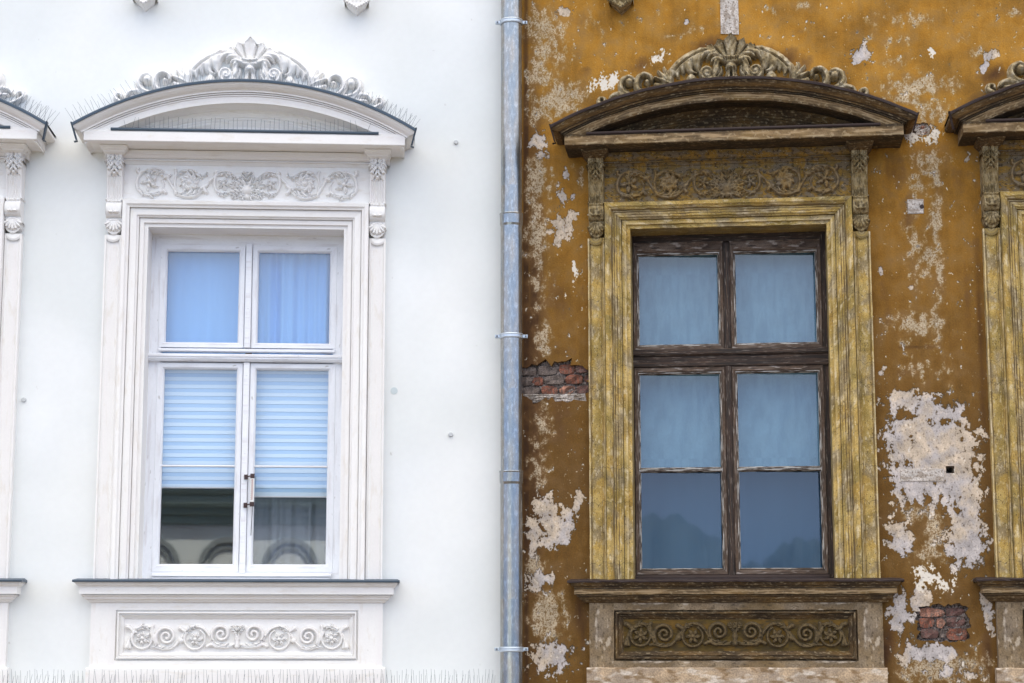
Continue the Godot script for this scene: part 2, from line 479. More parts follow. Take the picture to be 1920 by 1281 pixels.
	func mesh(eps := 0.0004) -> ArrayMesh:
		var vs := PackedVector3Array()
		var ns := PackedVector3Array()
		var uv := PackedVector2Array()
		var ix := PackedInt32Array()
		var at := PackedInt32Array()
		at.resize(w * h)
		at.fill(-1)
		for j in h - 1:
			for i in w - 1:
				var k := j * w + i
				if b[k] > eps or b[k + 1] > eps or b[k + w] > eps or b[k + w + 1] > eps:
					for e in [k, k + 1, k + w, k + w + 1]:
						if at[e] < 0:
							at[e] = vs.size()
							var x: int = e % w
							var y: int = e / w
							vs.append(Vector3(x0 + x * c, y0 + y * c, b[e]))
							uv.append(Vector2(x0 + x * c, y0 + y * c))
							var gx := b[mini(x + 1, w - 1) + y * w] - b[maxi(x - 1, 0) + y * w]
							var gy := b[x + mini(y + 1, h - 1) * w] - b[x + maxi(y - 1, 0) * w]
							ns.append(Vector3(-gx, -gy, 2.0 * c).normalized())
					ix.append_array(PackedInt32Array([at[k], at[k + w], at[k + 1], at[k + 1], at[k + w], at[k + w + 1]]))
		var a := []
		a.resize(Mesh.ARRAY_MAX)
		a[Mesh.ARRAY_VERTEX] = vs
		a[Mesh.ARRAY_NORMAL] = ns
		a[Mesh.ARRAY_TEX_UV] = uv
		a[Mesh.ARRAY_INDEX] = ix
		var m := ArrayMesh.new()
		m.add_surface_from_arrays(Mesh.PRIMITIVE_TRIANGLES, a)
		return m

# ------------------------------------------------------------------ textures
func noise_bytes(w: int, h: int, seed_: int, freq: float, sx := 1.0, sy := 1.0, octaves := 4, kind := FastNoiseLite.TYPE_SIMPLEX_SMOOTH, ridged := false) -> PackedByteArray:
	var f := FastNoiseLite.new()
	f.seed = seed_
	f.noise_type = kind
	f.frequency = freq
	f.fractal_octaves = octaves
	if ridged:
		f.fractal_type = FastNoiseLite.FRACTAL_RIDGED
	var im := f.get_image(maxi(8, int(w / sx)), maxi(8, int(h / sy)))
	if im.get_width() != w or im.get_height() != h:
		im.resize(w, h, Image.INTERPOLATE_CUBIC)
	im.convert(Image.FORMAT_L8)
	return im.get_data()

# a worn surface: coats laid over a base colour, each where its noise passes a threshold. A coat is [colour, seed, frequency, stretch x, stretch y, threshold, softness, octaves, strength, relief]
func worn(w: int, h: int, base: Color, mottle: float, coats: Array, grain := 0.1, bands := [], tw := 1.0, tl := 0.0) -> Array:
	var n := w * h
	var r := PackedFloat32Array()
	var g := PackedFloat32Array()
	var bl := PackedFloat32Array()
	var hh := PackedFloat32Array()
	for a in [r, g, bl, hh]:
		a.resize(n)
	r.resize(n); g.resize(n); bl.resize(n); hh.resize(n)
	var m0 := noise_bytes(w, h, 3, 0.012)
	var m1 := noise_bytes(w, h, 5, 0.10, 1, 1, 4)
	for i in n:
		var k := 1.0 + mottle * (m0[i] / 127.5 - 1.0) + grain * (m1[i] / 127.5 - 1.0)
		r[i] = base.r * k
		g[i] = base.g * k
		bl[i] = base.b * k
		hh[i] = 0.6 + 0.15 * (m1[i] / 127.5 - 1.0)
	var kg := minf(0.22, grain * 1.4)
	for ct in coats:
		var nb := noise_bytes(w, h, ct[1], ct[2], ct[3], ct[4], ct[7])
		var col: Color = ct[0]
		var lo: float = (ct[5] - ct[6]) * 255.0
		var inv: float = 1.0 / maxf(2.0 * ct[6] * 255.0, 1.0)
		var st: float = ct[8]
		var rl: float = ct[9]
		for i in n:
			var t := (nb[i] - lo) * inv
			if t > 0.0:
				t = minf(t, 1.0)
				hh[i] += rl * t
				t *= st
				var k := 1.0 + (m1[i] / 255.0 - 0.5) * kg
				r[i] += (col.r * k - r[i]) * t
				g[i] += (col.g * k - g[i]) * t
				bl[i] += (col.b * k - bl[i]) * t
	# lines along the moulding: rubbed arrises, darkened grooves, reveals and undersides, [place across in metres, half width, colour, strength]
	if bands.size():
		var nb := noise_bytes(w, h, 9, 0.05, 1.0, 8.0, 5)
		for bd in bands:
			var x0: float = bd[0] / tw * w
			var hw: float = bd[1] / tw * w
			var col: Color = bd[2]
			for x in range(maxi(0, int(x0 - hw)), mini(w - 1, int(x0 + hw) + 1) + 1):
				var f := clampf(1.3 - absf(x + 0.5 - x0) / hw * 0.9, 0.0, 1.0) * float(bd[3])
				for y in h:
					var i := y * w + x
					var t := f * clampf((nb[i] / 255.0 - 0.20) * 2.2, 0.30, 1.0)
					r[i] += (col.r - r[i]) * t
					g[i] += (col.g - g[i]) * t
					bl[i] += (col.b - bl[i]) * t
	if tl > 0.0:
		var wob := noise_bytes(w, 16, 19, 0.02)
		for k in 5:
			var y0 := int((k + 0.35 + 0.3 * sin(k * 2.7)) / 5.0 * h)
			for x in w:
				var y := clampi(y0 + int((wob[x] - 127) * 0.12), 0, h - 1)
				for d in 3:
					var i := mini(y + d, h - 1) * w + x
					var t := tl * (1.0 if d == 1 else 0.5)
					r[i] *= 1.0 - t
					g[i] *= 1.0 - t
					bl[i] *= 1.0 - t
					hh[i] -= 0.2 * t
	return pack(w, h, r, g, bl, hh)

func pack(w: int, h: int, r: PackedFloat32Array, g: PackedFloat32Array, bl: PackedFloat32Array, hh: PackedFloat32Array) -> Array:
	var n := w * h
	var d := PackedByteArray()
	d.resize(n * 3)
	var e := PackedByteArray()
	e.resize(n)
	for i in n:
		d[i * 3] = clampi(int(r[i] * 255.0), 0, 255)
		d[i * 3 + 1] = clampi(int(g[i] * 255.0), 0, 255)
		d[i * 3 + 2] = clampi(int(bl[i] * 255.0), 0, 255)
		e[i] = clampi(int(hh[i] * 255.0), 0, 255)
	return [ImageTexture.create_from_image(Image.create_from_data(w, h, false, Image.FORMAT_RGB8, d)), ImageTexture.create_from_image(Image.create_from_data(w, h, false, Image.FORMAT_L8, e))]

func mat(called: String, color: Color, rough := 0.85, metal := 0.0) -> StandardMaterial3D:
	var m := StandardMaterial3D.new()
	m.resource_name = called
	m.albedo_color = color
	m.roughness = rough
	m.metallic = metal
	m.cull_mode = BaseMaterial3D.CULL_DISABLED
	M[called] = m
	return m

# tw, th: metres that the texture covers; tri: laid on by triplanar mapping
func skin(called: String, tex: Array, tw: float, th: float, bump: float, rough := 0.9, triplanar := false) -> StandardMaterial3D:
	var m := mat(called, Color.WHITE, rough)
	m.albedo_texture = tex[0]
	m.uv1_scale = Vector3(1.0 / tw, 1.0 / th, 1.0)
	if triplanar:
		m.uv1_triplanar = true
		m.uv1_scale = Vector3(1.0 / tw, 1.0 / th, 1.0 / tw)
	if bump > 0.0:
		m.heightmap_enabled = true
		m.heightmap_texture = tex[1]
		m.heightmap_scale = bump
	return m

# the ochre plaster: paint, stains, worn places and bare patches where WEAR says they are (metres on the wall)
const OW := 1184
const OH := 1568
const OU0 := -0.1
const OV0 := -0.4
const OSPAN := Vector2(3.55, 4.7)

func ochre_texture() -> Array:
	var n := OW * OH
	var ppm := OW / OSPAN.x
	var f := [PackedFloat32Array(), PackedFloat32Array(), PackedFloat32Array(), PackedFloat32Array()]
	for k in 4:
		f[k].resize(n)
	for e in WEAR:
		var kind: int = e[0]
		var a: PackedFloat32Array = f[kind]
		var cu: float = (e[1] - OU0) * ppm
		var cv: float = OH - (e[2] - OV0) * ppm
		var ru: float = e[3] * ppm
		var rv: float = e[4] * ppm
		var ca := cos(deg_to_rad(e[5]))
		var sa := sin(deg_to_rad(e[5]))
		var big: float = maxf(ru, rv) * 1.5
		for j in range(maxi(0, int(cv - big)), mini(OH, int(cv + big))):
			for i in range(maxi(0, int(cu - big)), mini(OW, int(cu + big))):
				var dx := (i - cu)
				var dy := (j - cv)
				var x := (dx * ca + dy * sa) / ru
				var y := (-dx * sa + dy * ca) / rv
				var q: float = e[6] * (1.5 - sqrt(x * x + y * y))
				if q > a[j * OW + i]:
					a[j * OW + i] = q
		f[kind] = a
	var big_n := noise_bytes(OW, OH, 11, 0.006, 1, 1, 5)
	var mid := noise_bytes(OW, OH, 12, 0.025, 1, 1, 5)
	var edge := noise_bytes(OW, OH, 13, 0.045, 1, 1.3, 5)
	var speck := noise_bytes(OW, OH, 14, 0.15, 1, 1.4, 5)
	var fine := noise_bytes(OW, OH, 15, 0.24, 1, 1, 3)
	var streak := noise_bytes(OW, OH, 16, 0.05, 1, 7, 5)
	var crack := noise_bytes(OW, OH, 17, 0.008, 1, 1, 4, FastNoiseLite.TYPE_SIMPLEX_SMOOTH, true)
	var fleck := noise_bytes(OW, OH, 18, 0.10, 2.0, 1, 5)
	var r := PackedFloat32Array()
	var g := PackedFloat32Array()
	var bl := PackedFloat32Array()
	var hh := PackedFloat32Array()
	r.resize(n); g.resize(n); bl.resize(n); hh.resize(n)
	var f0: PackedFloat32Array = f[0]
	var f1: PackedFloat32Array = f[1]
	var f2: PackedFloat32Array = f[2]
	var f3: PackedFloat32Array = f[3]
	for i in n:
		var b := big_n[i] / 255.0
		var m := mid[i] / 255.0
		var ed := edge[i] / 255.0
		var sp := speck[i] / 255.0
		var fi := fine[i] / 255.0
		var sk := streak[i] / 255.0
		# paint
		var k := 0.78 + 0.46 * b + 0.15 * (m - 0.5) + 0.22 * (fi - 0.5) + 0.12 * (sk - 0.5)
		var fade := clampf((b - 0.42) * 2.2 + (m - 0.5) * 0.8, 0.0, 1.0) * 0.30
		var pr := 0.605 * k
		var pg := 0.428 * k * (0.97 + 0.06 * m)
		var pb := 0.130 * k * (0.75 + 0.5 * m)
		pr = lerpf(pr, 0.565, fade)
		pg = lerpf(pg, 0.445, fade)
		pb = lerpf(pb, 0.27, fade)
		var low := clampf(float(i / OW) / OH * 2.2 - 0.42, 0.0, 1.0) * 0.34 * (0.6 + 0.8 * b)  # darker towards the bottom of the wall
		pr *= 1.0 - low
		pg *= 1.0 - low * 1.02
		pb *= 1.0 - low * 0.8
		var ht := 0.66 + 0.12 * (m - 0.5) + 0.10 * (fi - 0.5)
		# dark stains
		var ds := clampf((f3[i] + 0.5 * (m - 0.5) + 0.35 * (sk - 0.5) - 0.35) * 1.4, 0.0, 1.0)
		pr = lerpf(pr, 0.23 * (0.8 + 0.5 * m), ds * 0.82)
		pg = lerpf(pg, 0.135 * (0.8 + 0.5 * m), ds * 0.82)
		pb = lerpf(pb, 0.055, ds * 0.82)
		# brown, thin paint where it has washed off
		var w1 := f1[i]
		var wash := clampf(w1 * 1.0 + (m - 0.50) * 1.2, 0.0, 1.0)
		pr = lerpf(pr, 0.47 * (0.85 + 0.3 * sp), wash * 0.6)
		pg = lerpf(pg, 0.355 * (0.85 + 0.3 * sp), wash * 0.6)
		pb = lerpf(pb, 0.22 * (0.85 + 0.3 * sp), wash * 0.6)
		# speckled wear
		var area := clampf((w1 * 1.05 + (ed - 0.5) * 1.5 + (m - 0.5) * 0.9 + (sk - 0.5) * 0.6 - 0.42) * 1.15, 0.0, 1.0)
		var t := clampf(area * 1.1 + (fi - 0.5) * 3.0 * area + (sp - 0.5) * 1.9 * area - 0.16 * (1.0 - area), 0.0, 1.0)
		# small stray flecks everywhere
		var fl := fleck[i] / 255.0
		t = maxf(t, clampf((fl + (sp - 0.5) * 0.35 + (b - 0.5) * 0.25 - 0.915) * 12.0, 0.0, 1.0))
		var lime := 0.70 + 0.22 * (m - 0.5) + 0.22 * (fi - 0.5) + 0.10 * (b - 0.5)
		pr = lerpf(pr, lime, t * 0.84)
		pg = lerpf(pg, lime * 0.925, t * 0.84)
		pb = lerpf(pb, lime * 0.80, t * 0.84)
		ht -= 0.10 * t
		# bare plaster, ragged
		var s := clampf((f0[i] + (ed - 0.5) * 1.5 + (sp - 0.5) * 0.55 + (m - 0.5) * 0.7 + (fi - 0.5) * 0.35 - 0.56) * lerpf(3.0, 9.0, b), 0.0, 1.0)
		var lip_shade := s * (1.0 - s) * 4.0 * 0.42 * (0.4 + sp)  # shade of the broken edge, painted as a dark rim
		var gray := 0.715 + 0.22 * (m - 0.5) + 0.14 * (fi - 0.5) + 0.16 * (ed - 0.5) + 0.12 * (b - 0.5)
		var warm := clampf((b - 0.5) * 3.0 + (ed - 0.5) * 1.5 + 0.35, 0.0, 1.0)
		gray *= 0.95
		pr = lerpf(pr, gray * 1.02, s)
		pg = lerpf(pg, gray * lerpf(0.975, 0.93, warm), s)
		pb = lerpf(pb, gray * lerpf(0.955, 0.82, warm), s)
		ht -= 0.42 * s
		pr *= 1.0 - lip_shade
		pg *= 1.0 - lip_shade
		pb *= 1.0 - lip_shade
		var s2 := clampf((f2[i] + (ed - 0.5) * 1.6 + (sp - 0.5) * 1.2 - 0.62) * 5.0, 0.0, 1.0)
		pr = lerpf(pr, 0.84, s2)
		pg = lerpf(pg, 0.81, s2)
		pb = lerpf(pb, 0.76, s2)
		ht -= 0.30 * s2
		# hairline cracks
		var cr := clampf((crack[i] / 255.0 - 0.955) * 26.0, 0.0, 1.0) * clampf((m - 0.42) * 6.0, 0.0, 1.0)
		pr *= 1.0 - 0.5 * cr
		pg *= 1.0 - 0.5 * cr
		pb *= 1.0 - 0.5 * cr
		ht -= 0.25 * cr
		# grime in the pores of the bare places
		var po := clampf((0.34 - sp) * 6.0, 0.0, 1.0) * maxf(s, t) * 0.35
		r[i] = pr * (1.0 - po)
		g[i] = pg * (1.0 - po * 1.05)
		bl[i] = pb * (1.0 - po * 1.1)
		hh[i] = ht
	return pack(OW, OH, r, g, bl, hh)

# ------------------------------------------------------------------ ornaments, in metres round the middle of the window
func frieze_relief(old: bool) -> ArrayMesh:
	var key := "frieze%s" % old
	if cache.has(key):
		return cache[key]
	var R := Relief.new(Vector2(-0.745, -0.115), Vector2(0.745, 0.115), 0.0034)
	R.sym = true
	var s := 1.0 / 1252.0
	var p := func(x: float, y: float) -> Vector2: return Vector2((x - 931.0) * s, (188.0 - y) * s)
	# outer scroll with a five-petalled flower
	R.stroke([p.call(300, 135), p.call(262, 95), p.call(205, 72), p.call(140, 82), p.call(88, 125), p.call(66, 190), p.call(82, 245), p.call(130, 276), p.call(195, 282), p.call(250, 264), p.call(272, 245)], 0.008, 0.011, 0.012, 0.021)
	R.leaf([p.call(296, 140), p.call(250, 98), p.call(190, 88), p.call(130, 118)], 0.026, 0.030, 4, 1)
	R.leaf([p.call(84, 238), p.call(130, 274), p.call(190, 282), p.call(258, 256)], 0.020, 0.028, 3, -1)
	R.stroke([p.call(112, 98), p.call(86, 108), p.call(70, 96), p.call(72, 78)], 0.010, 0.011, 0.013, 0.024)
	R.stroke([p.call(250, 258), p.call(276, 250), p.call(292, 266)], 0.008, 0.009, 0.012, 0.022)
	R.stroke([p.call(272, 235), p.call(276, 195), p.call(258, 158)], 0.006, 0.007, 0.006, 0.016)
	R.flower(p.call(168, 182), 0.060, 5, 0.030, 0.25, 0.5)
	# stem and the knot
	R.stroke([p.call(300, 140), p.call(336, 200), p.call(378, 272)], 0.010, 0.009, 0.010, 0.018)
	R.stamp(p.call(302, 138), 0.018, 0.026)
	R.stamp(p.call(322, 125), 0.011, 0.022)
	R.stamp(p.call(282, 146), 0.011, 0.022)
	R.stamp(p.call(378, 272), 0.015, 0.024)
	# second scroll with a whirling flower
	R.stroke([p.call(366, 78), p.call(372, 118), p.call(364, 170), p.call(368, 225), p.call(384, 262)], 0.010, 0.008, 0.008, 0.018)
	R.leaf([p.call(378, 128), p.call(420, 92), p.call(480, 86), p.call(545, 118), p.call(596, 126), p.call(614, 94)], 0.020, 0.030, 5, -1)
	R.leaf([p.call(380, 268), p.call(440, 288), p.call(510, 286), p.call(565, 252), p.call(600, 215)], 0.028, 0.030, 4, 1)
	R.stroke([p.call(590, 215), p.call(640, 165), p.call(690, 112)], 0.009, 0.009, 0.009, 0.019)
	R.stroke([p.call(596, 205), p.call(596, 235), p.call(612, 258)], 0.010, 0.012, 0.014, 0.024)
	R.stroke([p.call(570, 222), p.call(600, 214), p.call(622, 196)], 0.012, 0.013, 0.010, 0.024)
	R.flower(p.call(476, 182), 0.066, 8, 0.032, 0.9, 0.2)
	# inner scroll
	R.stamp(p.call(686, 98), 0.016, 0.024)
	R.stroke([p.call(692, 110), p.call(676, 150), p.call(676, 205), p.call(696, 250), p.call(730, 272), p.call(772, 268), p.call(808, 240), p.call(820, 200)], 0.010, 0.010, 0.007, 0.020)
	R.leaf([p.call(696, 118), p.call(740, 98), p.call(796, 108), p.call(852, 146)], 0.022, 0.029, 4, -1)
	R.leaf([p.call(700, 262), p.call(740, 278), p.call(786, 266)], 0.014, 0.024, 3, 0)
	R.flower(p.call(748, 190), 0.044, 5, 0.028, 0.2, 1.1)
	# middle palmette
	R.leaf([p.call(931, 200), p.call(931, 150), p.call(931, 92)], 0.032, 0.034, 3, 0)
	R.leaf([p.call(915, 215), p.call(880, 180), p.call(872, 130)], 0.024, 0.031, 3, 0)
	R.leaf([p.call(905, 235), p.call(850, 220), p.call(812, 170)], 0.026, 0.031, 4, 0)
	R.leaf([p.call(912, 258), p.call(868, 262), p.call(806, 286)], 0.026, 0.029, 4, 0)
	R.leaf([p.call(931, 262), p.call(900, 290), p.call(880, 306)], 0.020, 0.026, 2, 0)
	R.stamp(p.call(931, 240), 0.036, 0.040)
	R.stamp(p.call(931, 286), 0.022, 0.026)
	if old:
		R.weather(5, 0.007, 2)
	for k in R.b.size():
		R.b[k] *= 1.35
	cache[key] = R.mesh()
	return cache[key]

func apron_relief(old: bool) -> ArrayMesh:
	var key := "apron%s" % old
	if cache.has(key):
		return cache[key]
	var R := Relief.new(Vector2(-0.70, -0.095), Vector2(0.70, 0.095), 0.0034)
	R.sym = true
	var s := 1.0 / 1280.0
	var p := func(x: float, y: float) -> Vector2: return Vector2((x - 915.0) * s, (186.0 - y) * s)
	R.stroke([p.call(90, 112), p.call(116, 150), p.call(150, 118), p.call(200, 104), p.call(245, 132), p.call(268, 190), p.call(290, 240), p.call(340, 272), p.call(410, 268), p.call(462, 222), p.call(484, 190)], 0.009, 0.011, 0.010, 0.022)
	R.leaf([p.call(100, 165), p.call(150, 122), p.call(210, 104), p.call(250, 136)], 0.016, 0.028, 3, 0)
	R.stroke([p.call(66, 106), p.call(90, 118), p.call(108, 146)], 0.014, 0.013, 0.010, 0.026)
	R.stroke([p.call(96, 160), p.call(78, 215), p.call(66, 262)], 0.007, 0.009, 0.016, 0.024)
	R.stroke([p.call(84, 225), p.call(88, 250), p.call(90, 268)], 0.008, 0.009, 0.010, 0.022)
	R.spiral(p.call(180, 196), 0.062, 0.060, 2.4, 0.72, 0.009, 0.008, 0.022)
	R.flower(p.call(182, 194), 0.047, 6, 0.031, 0.2, 0.3)
	R.stroke([p.call(262, 98), p.call(258, 130), p.call(276, 190), p.call(300, 240)], 0.010, 0.009, 0.011, 0.021)
	R.spiral(p.call(366, 182), 0.066, 0.010, 3.7, -1.85, 0.012, 0.010, 0.027)
	R.leaf([p.call(250, 266), p.call(300, 262), p.call(360, 276), p.call(420, 262)], 0.015, 0.027, 3, 1)
	R.stroke([p.call(472, 118), p.call(500, 136), p.call(522, 150)], 0.015, 0.013, 0.010, 0.026)
	R.stroke([p.call(484, 190), p.call(508, 158), p.call(545, 118), p.call(605, 104), p.call(662, 128), p.call(700, 178)], 0.010, 0.011, 0.009, 0.023)
	R.leaf([p.call(500, 170), p.call(545, 122), p.call(596, 108)], 0.014, 0.028, 3, 0)
	R.stamp(p.call(478, 212), 0.020, 0.026)
	R.spiral(p.call(588, 200), 0.064, 0.060, 2.6, 0.75, 0.009, 0.008, 0.022)
	R.flower(p.call(590, 202), 0.046, 6, 0.031, 0.2, 0.9)
	R.spiral(p.call(790, 164), 0.064, 0.010, 3.9, -1.7, 0.012, 0.010, 0.027)
	R.leaf([p.call(705, 170), p.call(720, 215), p.call(776, 252), p.call(850, 258), p.call(915, 250)], 0.019, 0.029, 4, 1)
	R.stroke([p.call(684, 256), p.call(720, 242), p.call(760, 262), p.call(810, 262)], 0.012, 0.011, 0.009, 0.024)
	R.stroke([p.call(915, 258), p.call(915, 215), p.call(915, 170)], 0.016, 0.012, 0.014, 0.026)
	R.stamp(p.call(915, 200), 0.018, 0.026)
	R.leaf([p.call(915, 170), p.call(896, 130), p.call(866, 102)], 0.017, 0.027, 3, 0)
	R.leaf([p.call(915, 175), p.call(915, 140), p.call(915, 96)], 0.016, 0.030, 2, 0)
	if old:
		R.weather(9, 0.005, 1)
	for k in R.b.size():
		R.b[k] *= 1.2
	cache[key] = R.mesh()
	return cache[key]

func crest_relief(old: bool) -> ArrayMesh:
	var key := "crest%s" % old
	if cache.has(key):
		return cache[key]
	var R := Relief.new(Vector2(-0.89, 3.36), Vector2(0.86, 3.90), 0.0042)
	R.sym = true
	var p := func(x: float, y: float) -> Vector2: return Vector2((x - 906.0) / 2290.0, 3.868 - (y - 40.0) / 2290.0)
	# the big rolling leaves
	R.stroke([p.call(800, 385), p.call(720, 300), p.call(620, 262), p.call(500, 262), p.call(390, 300), p.call(270, 350), p.call(150, 430), p.call(60, 520), p.call(-30, 600)], 0.018, 0.034, 0.020, 0.055)
	R.stroke([p.call(470, 262), p.call(425, 330), p.call(405, 430), p.call(415, 520), p.call(432, 570)], 0.030, 0.036, 0.008, 0.075)
	R.stroke([p.call(400, 300), p.call(320, 370), p.call(290, 470), p.call(320, 560), p.call(400, 590)], 0.026, 0.034, 0.008, 0.070)
	R.stroke([p.call(330, 330), p.call(235, 410), p.call(200, 500), p.call(215, 590)], 0.026, 0.032, 0.008, 0.062)
	R.stroke([p.call(240, 370), p.call(150, 460), p.call(120, 560), p.call(130, 640)], 0.024, 0.030, 0.008, 0.055)
	R.stroke([p.call(150, 440), p.call(70, 540), p.call(40, 630)], 0.022, 0.026, 0.008, 0.05)
	R.cut([p.call(560, 262), p.call(450, 290), p.call(330, 345), p.call(200, 430), p.call(90, 540)], 0.010, 0.03)
	R.stroke([p.call(640, 290), p.call(560, 300), p.call(500, 340), p.call(470, 395)], 0.020, 0.022, 0.010, 0.078)
	R.stroke([p.call(700, 330), p.call(610, 335), p.call(560, 385)], 0.016, 0.018, 0.010, 0.075)
	# inner volutes
	R.stroke([p.call(830, 420), p.call(750, 420), p.call(705, 470), p.call(712, 560), p.call(670, 660), p.call(590, 684), p.call(515, 645)], 0.016, 0.034, 0.018, 0.070)
	R.spiral(p.call(560, 600), 0.046, 0.010, 4.2, -1.4, 0.016, 0.015, 0.075)
	R.stamp(p.call(560, 602), 0.022, 0.080)
	R.cut([p.call(770, 430), p.call(738, 500), p.call(740, 580), p.call(690, 655)], 0.009, 0.035)
	R.stroke([p.call(800, 440), p.call(720, 400), p.call(650, 400), p.call(625, 440)], 0.014, 0.018, 0.010, 0.082)
	R.stroke([p.call(720, 410), p.call(690, 440), p.call(660, 500)], 0.012, 0.016, 0.008, 0.080)
	# small shells near the band
	R.stroke([p.call(270, 770), p.call(290, 690), p.call(330, 650), p.call(370, 690), p.call(380, 750)], 0.014, 0.024, 0.014, 0.060)
	R.stamp(p.call(326, 690), 0.030, 0.066)
	# the fan of five blades
	R.blade(Vector2(0.046, 3.712), Vector2(0.152, 3.804), 0.014, 0.036, 0.070)
	R.blade(Vector2(0.026, 3.712), Vector2(0.084, 3.842), 0.012, 0.032, 0.085)
	R.blade(Vector2(0.0, 3.700), Vector2(0.0, 3.874), 0.018, 0.040, 0.105)
	R.cut([Vector2(0.020, 3.725), Vector2(0.046, 3.815)], 0.007, 0.05, true)
	R.cut([Vector2(0.040, 3.720), Vector2(0.112, 3.808)], 0.007, 0.05, true)
	# cup, egg and fan root
	R.stroke([p.call(750, 405), p.call(830, 438), p.call(906, 446)], 0.014, 0.018, 0.020, 0.065, 0.02)
	R.stroke([p.call(800, 378), p.call(850, 398), p.call(906, 404)], 0.012, 0.016, 0.018, 0.080, 0.02)
	for k in 4:
		R.cut([p.call(906 - k * 34, 390), p.call(906 - k * 30, 440)], 0.005, 0.03, true)
	R.stamp(p.call(906, 520), 0.036, 0.090, 0.0)
	R.stroke([p.call(906, 520), p.call(906, 600), p.call(906, 690)], 0.030, 0.032, 0.046, 0.070)
	R.cut([p.call(906, 575), p.call(906, 700)], 0.012, 0.06, true)
	R.cut([p.call(868, 545), p.call(846, 700)], 0.008, 0.04, true)
	# outer clusters: a ridged shell, two rolled leaves, a low leaf and an end curl
	for e in [[-0.385, 3.655, 0.018], [-0.425, 3.665, 0.020], [-0.462, 3.645, 0.020], [-0.485, 3.605, 0.018]]:
		R.stroke([Vector2(-0.385, 3.555), Vector2(-0.385, 3.555).lerp(Vector2(e[0], e[1]), 0.55), Vector2(e[0], e[1])], 0.012, e[2], 0.010, 0.085)
	R.stroke([Vector2(-0.36, 3.52), Vector2(-0.42, 3.535), Vector2(-0.48, 3.56)], 0.026, 0.030, 0.016, 0.070)
	R.stroke([Vector2(-0.495, 3.50), Vector2(-0.56, 3.505), Vector2(-0.598, 3.545), Vector2(-0.592, 3.600), Vector2(-0.555, 3.628), Vector2(-0.515, 3.615), Vector2(-0.505, 3.585)], 0.022, 0.026, 0.014, 0.085)
	R.stamp(Vector2(-0.535, 3.575), 0.020, 0.075)
	R.cut([Vector2(-0.505, 3.51), Vector2(-0.56, 3.520), Vector2(-0.585, 3.560), Vector2(-0.57, 3.605)], 0.007, 0.035)
	R.stroke([Vector2(-0.60, 3.49), Vector2(-0.665, 3.505), Vector2(-0.700, 3.545), Vector2(-0.690, 3.595), Vector2(-0.650, 3.615), Vector2(-0.618, 3.595)], 0.018, 0.024, 0.016, 0.080)
	R.stamp(Vector2(-0.648, 3.578), 0.032, 0.085)
	R.cut([Vector2(-0.62, 3.50), Vector2(-0.675, 3.525), Vector2(-0.69, 3.565)], 0.006, 0.03)
	R.stroke([Vector2(-0.585, 3.455), Vector2(-0.65, 3.478), Vector2(-0.70, 3.505), Vector2(-0.755, 3.500), Vector2(-0.775, 3.475)], 0.020, 0.028, 0.012, 0.065)
	R.stroke([Vector2(-0.62, 3.44), Vector2(-0.69, 3.462), Vector2(-0.745, 3.468)], 0.018, 0.022, 0.012, 0.06)
	R.stroke([Vector2(-0.745, 3.405), Vector2(-0.80, 3.425), Vector2(-0.845, 3.455), Vector2(-0.838, 3.485), Vector2(-0.812, 3.482), Vector2(-0.808, 3.462)], 0.014, 0.017, 0.011, 0.055)
	# a thin ground that joins it all
	R.stroke([Vector2(-0.02, 3.54), Vector2(-0.30, 3.52), Vector2(-0.55, 3.45), Vector2(-0.72, 3.40)], 0.05, 0.045, 0.02, 0.018)
	if old:
		R.weather(21, 0.010, 0)
	else:
		R.weather(22, 0.001, 1)
	cache[key] = R.mesh(0.002)
	return cache[key]

